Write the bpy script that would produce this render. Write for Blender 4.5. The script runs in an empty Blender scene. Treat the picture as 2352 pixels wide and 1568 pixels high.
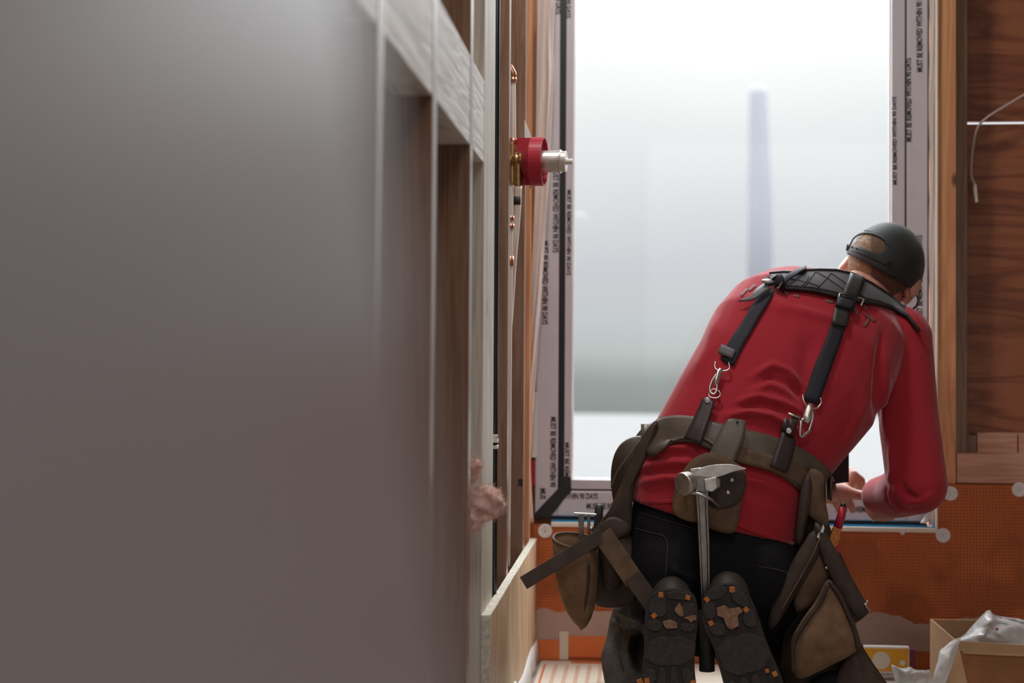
import bpy, bmesh, math, random
from math import sin, cos, pi, radians, sqrt, exp, atan2
from mathutils import Vector, Matrix, Euler
from mathutils.bvhtree import BVHTree

SC = bpy.context.scene
COL = SC.collection
random.seed(7)
V = Vector

# ---------------------------------------------------------------- camera
FPX = 3267.0
H = 0.745
CAM_LOC = V((0, 0, H))
ROT = Matrix.Rotation(radians(5.14), 3, 'Z') @ Matrix.Rotation(radians(90 + 1.02), 3, 'X') @ Matrix.Rotation(0.006, 3, 'Z')
cd = bpy.data.cameras.new('camera')
cam = bpy.data.objects.new('camera', cd)
COL.objects.link(cam)
cam.matrix_world = Matrix.Translation(CAM_LOC) @ ROT.to_4x4()
cd.sensor_width = 36
cd.lens = FPX / 2352 * 36
cd.clip_start = 0.02
cd.clip_end = 500
cd.dof.use_dof = True
cd.dof.focus_distance = 2.9
cd.dof.aperture_fstop = 2.4
SC.camera = cam
SC.view_settings.view_transform = 'Standard'
SC.view_settings.look = 'None'
SC.view_settings.exposure = 0.0
SC.view_settings.gamma = 1.0
SC.view_settings.use_curve_mapping = False

# ---------------------------------------------------------------- sky
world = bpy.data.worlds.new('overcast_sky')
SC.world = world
world.use_nodes = True
wn = world.node_tree
wn.nodes.clear()
tc = wn.nodes.new('ShaderNodeTexCoord')
sx = wn.nodes.new('ShaderNodeSeparateXYZ')
nz = wn.nodes.new('ShaderNodeTexNoise'); nz.inputs['Scale'].default_value = 5.0; nz.inputs['Detail'].default_value = 1
ma = wn.nodes.new('ShaderNodeMath'); ma.operation = 'MULTIPLY_ADD'
ma.inputs[1].default_value = 0.05
mr = wn.nodes.new('ShaderNodeMapRange')
mr.inputs['From Min'].default_value = -0.1; mr.inputs['From Max'].default_value = 0.9
cr = wn.nodes.new('ShaderNodeValToRGB')
bg = wn.nodes.new('ShaderNodeBackground')
wo = wn.nodes.new('ShaderNodeOutputWorld')
L = wn.links.new
L(tc.outputs['Generated'], sx.inputs[0]); L(tc.outputs['Generated'], nz.inputs['Vector'])
L(nz.outputs['Fac'], ma.inputs[0]); L(sx.outputs['Z'], ma.inputs[2])
L(ma.outputs[0], mr.inputs['Value']); L(mr.outputs[0], cr.inputs['Fac'])
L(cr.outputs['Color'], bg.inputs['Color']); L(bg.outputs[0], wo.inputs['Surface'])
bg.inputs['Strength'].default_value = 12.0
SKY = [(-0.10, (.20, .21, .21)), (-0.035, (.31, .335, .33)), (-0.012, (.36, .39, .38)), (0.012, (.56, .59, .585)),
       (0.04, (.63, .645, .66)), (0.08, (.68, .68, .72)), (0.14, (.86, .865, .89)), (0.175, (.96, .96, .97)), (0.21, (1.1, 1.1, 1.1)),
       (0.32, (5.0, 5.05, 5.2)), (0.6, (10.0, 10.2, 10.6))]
el = cr.color_ramp.elements
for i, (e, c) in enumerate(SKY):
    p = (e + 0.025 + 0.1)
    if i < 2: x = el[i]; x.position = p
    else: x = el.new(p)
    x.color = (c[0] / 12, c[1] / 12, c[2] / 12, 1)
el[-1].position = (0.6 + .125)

# daylight portals in the two openings of the room, and two unseen fill lights added overhead
def area(name, loc, rot, sx_, sy_, power, col=(1, 1, 1), portal=False, spread=180):
    l = bpy.data.lights.new(name, 'AREA'); l.shape = 'RECTANGLE'; l.size = sx_; l.size_y = sy_
    l.energy = power; l.color = col; l.cycles.is_portal = portal; l.spread = radians(spread)
    o = bpy.data.objects.new(name, l); COL.objects.link(o); o.location = loc; o.rotation_euler = rot
    return o
area('window_portal', (0.235, 3.80, 1.30), (radians(-90), 0, 0), 1.0, 2.1, 1, portal=True)
area('rear_portal', (1.0, -2.45, 1.3), (radians(90), 0, 0), 1.9, 2.0, 1, portal=True)
area('added_fill_light', (0.25, 0.9, 2.50), (radians(12), radians(6), 0), 0.9, 0.9, 13, (1.0, .96, .93))  # unseen area light added as general fill
area('added_top_light', (-0.17, 2.62, 2.50), (radians(4), radians(-6), 0), 0.3, 0.3, 15, (1.0, .95, .92))  # unseen light added above to brighten the upper back and left shoulder

# ---------------------------------------------------------------- maths helpers
def pt(px, py, Y):
    d = ROT @ V(((px - 1176) / FPX, -(py - 784) / FPX, -1.0))
    return CAM_LOC + d * (Y / d.y)
def px_of(p):
    q = ROT.transposed() @ (V(p) - CAM_LOC)
    return (1176 + q.x / -q.z * FPX, 784 - q.y / -q.z * FPX)
def mm(Y): return Y / FPX           # metres per pixel at depth Y
def chaikin(pts, n=2, closed=True):
    for _ in range(n):
        out = []
        m = len(pts)
        for i in range(m if closed else m - 1):
            a, b = V(pts[i]), V(pts[(i + 1) % m])
            out += [a * .75 + b * .25, a * .25 + b * .75]
        if not closed: out = [V(pts[0])] + out + [V(pts[-1])]
        pts = out
    return pts
def catmull(P, n=6):
    P = [V(p) for p in P]
    Q = [P[0] * 2 - P[1]] + P + [P[-1] * 2 - P[-2]]
    out = []
    for i in range(1, len(Q) - 2):
        for k in range(n):
            t = k / n
            a, b, c, d = Q[i - 1], Q[i], Q[i + 1], Q[i + 2]
            out.append(.5 * ((2 * b) + (c - a) * t + (2 * a - 5 * b + 4 * c - d) * t * t + (3 * b - a - 3 * c + d) * t ** 3))
    out.append(P[-1])
    return out

# ---------------------------------------------------------------- mesh builder
class MB:
    def __init__(s): s.v = []; s.f = []
    def add(s, vs, fs):
        n = len(s.v); s.v += [V(v) for v in vs]; s.f += [tuple(i + n for i in f) for f in fs]; return s
    def box(s, x0, x1, y0, y1, z0, z1, M=None):
        vs = [V((x, y, z)) for x in (x0, x1) for y in (y0, y1) for z in (z0, z1)]
        if M: vs = [M @ v for v in vs]
        return s.add(vs, [(0, 1, 3, 2), (4, 6, 7, 5), (0, 4, 5, 1), (2, 3, 7, 6), (0, 2, 6, 4), (1, 5, 7, 3)])
    def rings(s, R, cap0=True, cap1=True, closed=True):
        n = len(R[0]); vs = [v for r in R for v in r]; fs = []
        for i in range(len(R) - 1):
            for j in range(n if closed else n - 1):
                k = (j + 1) % n
                fs.append((i * n + j, i * n + k, (i + 1) * n + k, (i + 1) * n + j))
        if cap0: fs.append(tuple(reversed(range(n))))
        if cap1: fs.append(tuple((len(R) - 1) * n + j for j in range(n)))
        return s.add(vs, fs)
    def tube(s, P, r, n=10, cap=True, flat=1.0, up=None):
        P = [V(p) for p in P]; m = len(P)
        rr = r if isinstance(r, (list, tuple)) else [r] * m
        R = []; prev = None
        for i in range(m):
            t = (P[min(i + 1, m - 1)] - P[max(i - 1, 0)]).normalized()
            a = prev if prev is not None else (V(up) if up else (V((0, 0, 1)) if abs(t.z) < .9 else V((1, 0, 0))))
            a = (a - t * a.dot(t)).normalized(); prev = a
            b = t.cross(a)
            R.append([P[i] + (a * cos(2 * pi * k / n) + b * sin(2 * pi * k / n) * flat) * rr[i] for k in range(n)])
        return s.rings(R, cap, cap)
    def ring(s, C, axis, R, r, n=24, m=8, a0=0, a1=2 * pi, sx=1, up=None):
        ax = V(axis).normalized(); u = V(up) if up else (V((0, 0, 1)) if abs(ax.z) < .9 else V((1, 0, 0)))
        u = (u - ax * u.dot(ax)).normalized(); w = ax.cross(u)
        P = [V(C) + (u * cos(a0 + (a1 - a0) * k / n) + w * sin(a0 + (a1 - a0) * k / n) * sx) * R for k in range(n + 1)]
        return s.tube(P, r, m, cap=True, up=ax)
    def lathe(s, C, axis, prof, n=24, cap=True):
        ax = V(axis).normalized(); u = V((0, 0, 1)) if abs(ax.z) < .9 else V((1, 0, 0))
        u = (u - ax * u.dot(ax)).normalized(); w = ax.cross(u)
        R = [[V(C) + ax * h + (u * cos(2 * pi * k / n) + w * sin(2 * pi * k / n)) * max(r, 1e-5) for k in range(n)] for h, r in prof]
        return s.rings(R, cap, cap)
    def ball(s, C, rx, ry=None, rz=None, M=None, sub=3):
        ry = ry or rx; rz = rz or rx
        bm = bmesh.new(); bmesh.ops.create_icosphere(bm, subdivisions=sub, radius=1)
        bm.verts.index_update()
        vs = []
        for v in bm.verts:
            q = V((v.co.x * rx, v.co.y * ry, v.co.z * rz))
            vs.append(V(C) + ((M @ q) if M else q))
        s.add(vs, [[v.index for v in f.verts] for f in bm.faces]); bm.free(); return s
    def cap(s, a, b, ra, rb, n=20):
        a, b = V(a), V(b)
        s.tube([a, a.lerp(b, .5), b], [ra, (ra + rb) / 2, rb], n)
        s.ball(a, ra); s.ball(b, rb); return s
    def chain(s, P, R, n=16):
        for i in range(len(P) - 1): s.cap(P[i], P[i + 1], R[i], R[i + 1], n)
        return s
    def prism(s, poly, d):
        poly = [V(p) for p in poly]; d = V(d)
        return s.rings([poly, [p + d for p in poly]])
    def mesh(s, name):
        me = bpy.data.meshes.new(name); me.from_pydata([tuple(v) for v in s.v], [], s.f)
        me.validate(); bm = bmesh.new(); bm.from_mesh(me)
        bmesh.ops.recalc_face_normals(bm, faces=bm.faces); bm.to_mesh(me); bm.free(); return me

def link(name, me, mat=None, parent=None, smooth=False, bevel=0, sub=0, solid=0, offset=0):
    o = bpy.data.objects.new(name, me); COL.objects.link(o)
    if mat: me.materials.append(mat)
    if parent is not None:
        o.parent = parent; o.matrix_parent_inverse = Matrix.Translation(-parent.location)
    if smooth:
        for p in me.polygons: p.use_smooth = True
    if solid:
        m = o.modifiers.new('solid', 'SOLIDIFY'); m.thickness = solid; m.offset = offset
    if bevel:
        m = o.modifiers.new('bevel', 'BEVEL'); m.width = bevel; m.segments = 2; m.limit_method = 'ANGLE'
    if sub:
        m = o.modifiers.new('sub', 'SUBSURF'); m.levels = sub; m.render_levels = sub
    return o
def obj(name, mb, mat=None, parent=None, **k): return link(name, mb.mesh(name), mat, parent, **k)
def thing(name, label, cat, loc=(0, 0, 0), group=None):
    o = bpy.data.objects.new(name, None); COL.objects.link(o); o.location = loc; o.empty_display_size = .05
    return tag(o, label, cat, group)
def tag(o, label, cat, group=None):
    o['label'] = label; o['category'] = cat
    if group: o['group'] = group
    return o
def struct(o, label=None, cat=None):
    o['kind'] = 'structure'
    if label: o['label'] = label
    if cat: o['category'] = cat
    return o
def remesh(mb, voxel, smooth=6, name='body', fac=.5):
    me = mb.mesh('tmp'); o = bpy.data.objects.new('tmp', me); COL.objects.link(o)
    m = o.modifiers.new('r', 'REMESH'); m.mode = 'VOXEL'; m.voxel_size = voxel
    m = o.modifiers.new('s', 'SMOOTH'); m.iterations = smooth; m.factor = fac
    dg = bpy.context.evaluated_depsgraph_get(); dg.update()
    r = bpy.data.meshes.new_from_object(o.evaluated_get(dg)); r.name = name
    bpy.data.objects.remove(o); bpy.data.meshes.remove(me)
    return r

# ---------------------------------------------------------------- materials
def nmat(name):
    m = bpy.data.materials.new(name); m.use_nodes = True
    return m, m.node_tree, m.node_tree.nodes['Principled BSDF']
def mat(name, col, rough=.6, metal=0, noise=0, scale=40, bump=0, bscale=None, stretch=(1, 1, 1), spec=.5, col2=None, sheen=0, trans=0, detail=4, alpha=1):
    m, nt, b = nmat(name)
    b.inputs['Base Color'].default_value = (*col, 1); b.inputs['Roughness'].default_value = rough
    b.inputs['Metallic'].default_value = metal; b.inputs['Specular IOR Level'].default_value = spec
    if sheen: b.inputs['Sheen Weight'].default_value = sheen; b.inputs['Sheen Roughness'].default_value = .4
    if trans: b.inputs['Transmission Weight'].default_value = trans
    if alpha < 1: b.inputs['Alpha'].default_value = alpha
    tcn = nt.nodes.new('ShaderNodeTexCoord'); mp = nt.nodes.new('ShaderNodeMapping')
    mp.inputs['Scale'].default_value = stretch; nt.links.new(tcn.outputs['Object'], mp.inputs[0])
    if noise or col2:
        n = nt.nodes.new('ShaderNodeTexNoise'); n.inputs['Scale'].default_value = scale; n.inputs['Detail'].default_value = detail
        nt.links.new(mp.outputs[0], n.inputs['Vector'])
        r = nt.nodes.new('ShaderNodeValToRGB'); r.color_ramp.elements[0].position = .35; r.color_ramp.elements[1].position = .65
        c2 = col2 or tuple(c * (1 - noise) for c in col)
        r.color_ramp.elements[0].color = (*c2, 1); r.color_ramp.elements[1].color = (*col, 1)
        nt.links.new(n.outputs['Fac'], r.inputs[0]); nt.links.new(r.outputs[0], b.inputs['Base Color'])
    if bump:
        n2 = nt.nodes.new('ShaderNodeTexNoise'); n2.inputs['Scale'].default_value = bscale or scale * 3; n2.inputs['Detail'].default_value = 5
        nt.links.new(mp.outputs[0], n2.inputs['Vector'])
        bp = nt.nodes.new('ShaderNodeBump'); bp.inputs['Strength'].default_value = bump; bp.inputs['Distance'].default_value = .002
        nt.links.new(n2.outputs['Fac'], bp.inputs['Height']); nt.links.new(bp.outputs[0], b.inputs['Normal'])
    return m
def wood(name, c1, c2, stretch=(40, 40, 2.2), rough=.45, knots=True, bump=.25):
    m, nt, b = nmat(name); N = nt.nodes; LK = nt.links.new
    b.inputs['Roughness'].default_value = rough; b.inputs['Specular IOR Level'].default_value = .5
    t = N.new('ShaderNodeTexCoord'); mp = N.new('ShaderNodeMapping'); mp.inputs['Scale'].default_value = stretch
    LK(t.outputs['Object'], mp.inputs[0])
    n = N.new('ShaderNodeTexNoise'); n.inputs['Scale'].default_value = 1.0; n.inputs['Detail'].default_value = 6; n.inputs['Distortion'].default_value = 1.2
    LK(mp.outputs[0], n.inputs['Vector'])
    w = N.new('ShaderNodeMath'); w.operation = 'MULTIPLY'; w.inputs[1].default_value = 9.0; LK(n.outputs['Fac'], w.inputs[0])
    fr = N.new('ShaderNodeMath'); fr.operation = 'PINGPONG'; fr.inputs[1].default_value = 1.0; LK(w.outputs[0], fr.inputs[0])
    r = N.new('ShaderNodeValToRGB'); r.color_ramp.elements[0].color = (*c2, 1); r.color_ramp.elements[1].color = (*c1, 1)
    r.color_ramp.elements[0].position = .05; r.color_ramp.elements[1].position = .75
    LK(fr.outputs[0], r.inputs[0])
    out = r.outputs[0]
    if knots:
        vn = N.new('ShaderNodeTexVoronoi'); vn.inputs['Scale'].default_value = 3.2
        mp2 = N.new('ShaderNodeMapping'); mp2.inputs['Scale'].default_value = tuple((2.6 if s > 5 else 1.0) for s in stretch)
        LK(t.outputs['Object'], mp2.inputs[0]); LK(mp2.outputs[0], vn.inputs['Vector'])
        k = N.new('ShaderNodeValToRGB'); k.color_ramp.elements[0].color = (.10, .045, .025, 1); k.color_ramp.elements[1].color = (1, 1, 1, 1)
        k.color_ramp.elements[0].position = .03; k.color_ramp.elements[1].position = .075
        LK(vn.outputs['Distance'], k.inputs[0])
        mx = N.new('ShaderNodeMix'); mx.data_type = 'RGBA'; mx.blend_type = 'MULTIPLY'; mx.inputs[0].default_value = .8
        LK(out, mx.inputs[6]); LK(k.outputs[0], mx.inputs[7]); out = mx.outputs[2]
    LK(out, b.inputs['Base Color'])
    if bump:
        bp = N.new('ShaderNodeBump'); bp.inputs['Strength'].default_value = bump; bp.inputs['Distance'].default_value = .001
        LK(fr.outputs[0], bp.inputs['Height']); LK(bp.outputs[0], b.inputs['Normal'])
    return m

M = {}
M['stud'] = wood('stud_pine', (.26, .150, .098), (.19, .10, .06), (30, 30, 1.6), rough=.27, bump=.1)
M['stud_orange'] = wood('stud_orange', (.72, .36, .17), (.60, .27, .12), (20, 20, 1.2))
M['stud_pale'] = wood('stud_pale', (.66, .60, .50), (.52, .46, .37), (40, 14, 1.6))
M['block'] = wood('sheen_board', (.86, .82, .78), (.52, .48, .45), (10, 2.2, 44), knots=True, bump=.6)  # whitish window sheen put into the board colour
M['plate'] = wood('plate_pink', (.62, .36, .25), (.50, .27, .17), (2.0, 12, 26))
M['ply'] = wood('red_plywood', (.34, .12, .055), (.20, .06, .028), (1.4, 10, 12))
M['ply_tan'] = wood('tan_plywood', (.66, .47, .29), (.52, .34, .19), (8, 3.5, 1.6), knots=False)
M['ply_edge'] = mat('plywood_edge', (.78, .72, .60), .8, noise=.4, scale=120)
M['dry'] = mat('drywall_grey', (.355, .338, .35), .36, bump=.03, bscale=60, spec=.5)
M['concrete'] = mat('subfloor', (.42, .36, .30), .9, noise=.25, scale=12)
M['plain_wall'] = mat('plain_wall', (.45, .37, .31), .9, noise=.1, scale=6)
M['film'] = mat('frame_film', (.62, .60, .64), .38, noise=.05, scale=20, bump=.1, bscale=60)
M['gasket'] = mat('gasket', (.015, .015, .02), .4)
M['tape'] = mat('black_tape', (.018, .017, .02), .55, bump=.4, bscale=80)
M['ink'] = mat('ink', (.03, .025, .03), .6)
M['bluetape'] = mat('blue_membrane', (.02, .26, .52), .35, bump=.15, bscale=60)
M['ledge'] = mat('cream_ledge', (.85, .80, .68), .6, noise=.06, scale=60)
M['poly'] = mat('poly_sheet', (.88, .80, .76), .22, bump=.3, bscale=20)
def translucent(m, f, col):
    nt = m.node_tree; b = nt.nodes['Principled BSDF']; o = nt.nodes['Material Output']
    t = nt.nodes.new('ShaderNodeBsdfTranslucent'); t.inputs[0].default_value = (*col, 1)
    x = nt.nodes.new('ShaderNodeMixShader'); x.inputs[0].default_value = f
    nt.links.new(b.outputs[0], x.inputs[1]); nt.links.new(t.outputs[0], x.inputs[2]); nt.links.new(x.outputs[0], o.inputs[0])
translucent(M['poly'], .45, (.9, .82, .76));
M['bag'] = mat('clear_bag', (.86, .85, .84), .16, trans=.30, bump=.9, bscale=45)
translucent(M['bag'], .30, (.9, .9, .9))

M['white'] = mat('white_plastic', (.78, .76, .74), .4)
M['pex'] = mat('white_pipe', (.74, .66, .58), .35)
M['copper'] = mat('copper', (.55, .25, .15), .35, metal=.9)
M['brass'] = mat('brass', (.62, .45, .20), .3, metal=1, noise=.3, scale=150)
M['redplastic'] = mat('red_plastic', (.42, .012, .035), .4)
M['steel'] = mat('steel', (.74, .70, .66), .38, metal=1, noise=.25, scale=60, bump=.08)
M['steel_dark'] = mat('steel_dark', (.36, .33, .31), .32, metal=1, noise=.3, scale=50)
M['pipe_black'] = mat('black_pipe', (.012, .018, .022), .25)
M['shirt'] = mat('red_knit', (.42, .027, .042), .85, sheen=.35, bump=.25, bscale=700, noise=.12, scale=300, spec=.15)
M['jeans'] = mat('black_denim', (.010, .0095, .012), .85, bump=.3, bscale=600, noise=.3, scale=400, spec=.2)
M['pants_grey'] = mat('worn_canvas', (.065, .058, .052), .85, bump=.3, bscale=400, noise=.3, scale=90, spec=.2)
M['leather'] = mat('brown_suede', (.165, .100, .060), .75, noise=.35, scale=28, bump=.25, bscale=260, spec=.3, sheen=.1)
M['leather_dark'] = mat('dark_leather', (.065, .042, .031), .6, noise=.35, scale=30, bump=.2, bscale=200, spec=.4)
M['leather_tan'] = mat('tan_suede', (.24, .14, .080), .85, noise=.35, scale=30, bump=.25, bscale=260, spec=.2, sheen=.1)
M['belt'] = mat('belt_leather', (.125, .098, .072), .42, noise=.25, scale=24, bump=.12, bscale=180, spec=.5)
M['tab'] = mat('oiled_leather', (.050, .032, .032), .4, noise=.3, scale=40, bump=.12, bscale=180)
M['web'] = mat('webbing', (.014, .015, .024), .75, bump=.3, bscale=500)
M['pad'] = mat('pad_mesh', (.115, .115, .125), .65, bump=.3, bscale=500, spec=.4)
M['pad_edge'] = mat('pad_piping', (.018, .018, .02), .5)
M['blk_gloss'] = mat('black_leather', (.04, .04, .038), .5, bump=.1, bscale=150)
M['skin'] = mat('skin', (.62, .32, .24), .5, noise=.12, scale=60, bump=.15, bscale=250)
M['skin'].node_tree.nodes['Principled BSDF'].inputs['Subsurface Weight'].default_value = .12
M['skin'].node_tree.nodes['Principled BSDF'].inputs['Subsurface Radius'].default_value = (.01, .004, .002)
M['hair'] = mat('hair', (.36, .22, .12), .7, noise=.5, scale=260, bump=.8, bscale=400, stretch=(1, 1, .3))
M['hair_dark'] = mat('shaded_hair', (.16, .085, .055), .8, noise=.4, scale=300, bump=.6, bscale=400)  # darker copy of the hair, nape shade put into its colour
M['cap'] = mat('cap_cloth', (.016, .020, .021), .7, bump=.3, bscale=500, sheen=.2)
M['rubber'] = mat('boot_rubber', (.030, .023, .022), .8, noise=.4, scale=120, bump=.5, bscale=300)
M['rubber2'] = mat('tread_rubber', (.036, .028, .026), .7, noise=.4, scale=90, bump=.5, bscale=200)
M['lug'] = mat('orange_lug', (.62, .20, .035), .7, noise=.35, scale=160)
M['mud'] = mat('dried_mud', (.30, .17, .10), .9, noise=.4, scale=120)
M['boot'] = mat('boot_leather', (.040, .030, .024), .6, noise=.3, scale=40)
M['card'] = mat('cardboard', (.46, .27, .14), .85, noise=.12, scale=30)
M['card_dark'] = mat('cardboard_print', (.34, .14, .055), .85, noise=.2, scale=30)
M['yellow'] = mat('yellow_card', (.75, .36, .012), .5)
M['cable'] = mat('white_cable', (.55, .45, .40), .5)
M['pink'] = mat('glass_wool', (.86, .56, .49), .95, noise=.35, scale=40, bump=.8, bscale=120, sheen=.3)
M['print_orange'] = mat('print_orange', (.70, .17, .04), .6)
M['paper'] = mat('paper', (.72, .64, .54), .7)
M['print_faint'] = mat('print_faint', (.62, .42, .30), .7)
M['ground_out'] = mat('pale_concrete', (.056, .055, .054), .9, noise=.05, scale=.5)
M['post'] = mat('grey_post', (.16, .16, .18), .8)
M['chalk'] = mat('shirt_print', (.22, .10, .10), .8)

# orange waterproof membrane with its waffle grid; lower band skim-coated with thinset, edge of the coat ragged
def membrane():
    m, nt, b = nmat('orange_membrane'); N = nt.nodes; LK = nt.links.new
    b.inputs['Roughness'].default_value = .6
    t = N.new('ShaderNodeTexCoord'); s = N.new('ShaderNodeSeparateXYZ'); LK(t.outputs['Object'], s.inputs[0])
    def grid(o):
        a = N.new('ShaderNodeMath'); a.operation = 'MULTIPLY'; a.inputs[1].default_value = 2 * pi / .0078; LK(o, a.inputs[0])
        c = N.new('ShaderNodeMath'); c.operation = 'SINE'; LK(a.outputs[0], c.inputs[0]); return c.outputs[0]
    g = N.new('ShaderNodeMath'); g.operation = 'MAXIMUM'; LK(grid(s.outputs['X']), g.inputs[0]); LK(grid(s.outputs['Z']), g.inputs[1])
    r = N.new('ShaderNodeValToRGB'); LK(g.outputs[0], r.inputs[0])
    r.color_ramp.elements[0].position = .2; r.color_ramp.elements[0].color = (.40, .085, .016, 1)
    r.color_ramp.elements[1].position = .95; r.color_ramp.elements[1].color = (.56, .15, .032, 1)
    blot = N.new('ShaderNodeTexNoise'); blot.inputs['Scale'].default_value = 9; LK(t.outputs['Object'], blot.inputs['Vector'])
    br = N.new('ShaderNodeValToRGB'); br.color_ramp.elements[0].position = .38; br.color_ramp.elements[0].color = (.74, .70, .66, 1)
    br.color_ramp.elements[1].position = .55; br.color_ramp.elements[1].color = (1, 1, 1, 1); LK(blot.outputs['Fac'], br.inputs[0])
    mb_ = N.new('ShaderNodeMix'); mb_.data_type = 'RGBA'; mb_.blend_type = 'MULTIPLY'; mb_.inputs[0].default_value = 1
    LK(r.outputs[0], mb_.inputs[6]); LK(br.outputs[0], mb_.inputs[7])
    # thinset band between z .045 and about .13
    nn = N.new('ShaderNodeTexNoise'); nn.inputs['Scale'].default_value = 11; nn.inputs['Detail'].default_value = 3; LK(t.outputs['Object'], nn.inputs['Vector'])
    off = N.new('ShaderNodeMath'); off.operation = 'MULTIPLY_ADD'; off.inputs[1].default_value = .09; LK(nn.outputs['Fac'], off.inputs[0]); LK(s.outputs['Z'], off.inputs[2])
    lt = N.new('ShaderNodeMath'); lt.operation = 'LESS_THAN'; lt.inputs[1].default_value = .174; LK(off.outputs[0], lt.inputs[0])
    gt = N.new('ShaderNodeMath'); gt.operation = 'GREATER_THAN'; gt.inputs[1].default_value = .046; LK(s.outputs['Z'], gt.inputs[0])
    mk = N.new('ShaderNodeMath'); mk.operation = 'MULTIPLY'; LK(lt.outputs[0], mk.inputs[0]); LK(gt.outputs[0], mk.inputs[1])
    mk2 = N.new('ShaderNodeMath'); mk2.operation = 'MULTIPLY'; mk2.inputs[1].default_value = .93; LK(mk.outputs[0], mk2.inputs[0])
    mx = N.new('ShaderNodeMix'); mx.data_type = 'RGBA'; LK(mk2.outputs[0], mx.inputs[0]); LK(mb_.outputs[2], mx.inputs[6]); mx.inputs[7].default_value = (.47, .34, .29, 1)
    LK(mx.outputs[2], b.inputs['Base Color'])
    bp = N.new('ShaderNodeBump'); bp.inputs['Strength'].default_value = .4; bp.inputs['Distance'].default_value = .001
    LK(g.outputs[0], bp.inputs['Height']); LK(bp.outputs[0], b.inputs['Normal'])
    return m
M['membrane'] = membrane()
def glassmat():
    m = bpy.data.materials.new('window_glass'); m.use_nodes = True; nt = m.node_tree; nt.nodes.clear()
    a = nt.nodes.new('ShaderNodeBsdfTransparent'); a.inputs[0].default_value = (.97, .985, .98, 1)
    g = nt.nodes.new('ShaderNodeBsdfGlossy'); g.inputs['Roughness'].default_value = .03
    mx = nt.nodes.new('ShaderNodeMixShader'); mx.inputs[0].default_value = .03
    o = nt.nodes.new('ShaderNodeOutputMaterial')
    nt.links.new(a.outputs[0], mx.inputs[1]); nt.links.new(g.outputs[0], mx.inputs[2]); nt.links.new(mx.outputs[0], o.inputs[0])
    return m
M['glass'] = glassmat()

# ================================================================ the room
YW = 3.63
XL = -0.275
def X(px, Y=YW, py=784): return pt(px, py, Y).x
def Z(py, Y=YW, px=1600): return pt(px, py, Y).z
XR, YB, ZC = 2.6, -2.5, 2.6
struct(obj('floor', MB().box(XL - .3, XR, YB, YW + .12, -.12, 0), M['concrete']), 'bare floor of the unfinished bathroom', 'floor')
struct(obj('ceiling', MB().box(XL - .3, XR, YB, YW + .12, ZC, ZC + .1), M['plain_wall']), 'bare ceiling over the room', 'ceiling')
struct(obj('wall_left', MB().box(XL - .20, XL - .16, YB, YW + .12, 0, ZC), M['stud']), 'brown sheathing behind the open stud bays', 'wall')
struct(obj('wall_right', MB().box(XR, XR + .1, YB, YW + .12, 0, ZC), M['plain_wall']), 'plain side wall opposite the studs', 'wall')
wr = MB()
wr.box(XL - .3, .05, YB - .1, YB, 0, ZC).box(1.95, XR, YB - .1, YB, 0, ZC).box(.05, 1.95, YB - .1, YB, 0, .3).box(.05, 1.95, YB - .1, YB, 2.3, ZC)
struct(obj('wall_rear', wr, M['plain_wall']), 'rear wall with a wide open window hole', 'wall')

# window wall: back sheathing with the window hole
XWL, XWR = X(1232), X(2138)            # frame outer edges
ZS = Z(1203)                           # top of the ledge under the frame
ZT = 2.35
XBR = X(2152)                          # right jamb edge
ww = MB()
ww.box(XL - .3, XL + .05, YW + .085, YW + .12, 0, ZC)
ww.box(XBR, XBR + .06, YW + .05, YW + .14, 0, ZC)
ww.box(XL + .05, XBR, YW + .02, YW + .12, 0, ZS - .004)
ww.box(XL + .05, XBR, YW + .02, YW + .12, ZT, ZC)
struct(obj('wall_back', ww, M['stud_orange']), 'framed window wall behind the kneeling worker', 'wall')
# plywood sheets in the bay right of the window; daylight shows in the gap between them
ZG = Z(291, 3.78)
struct(obj('wall_sheathing', MB().box(XBR + .06, XR, YW + .13, YW + .145, ZG + .0035, ZC), M['ply']), 'dark red plywood sheet above the bright gap', 'wall')
struct(obj('wall_sheathing', MB().box(XBR + .06, XR, YW + .13, YW + .145, 0, ZG - .0035), M['ply']), 'dark red plywood sheet under the bright gap', 'wall')

# orange membrane board: under the window and on the right
struct(obj('wall_panel', MB().box(XL, XBR, YW - .012, YW + .02, 0, ZS - .008), M['membrane']), 'orange waffle membrane board below the window', 'wall panel')
ZK = Z(1103)
struct(obj('wall_panel', MB().box(XBR, XR, YW - .012, YW + .03, 0, ZK), M['membrane']), 'orange waffle membrane board beside the window corner', 'wall panel')

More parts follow.
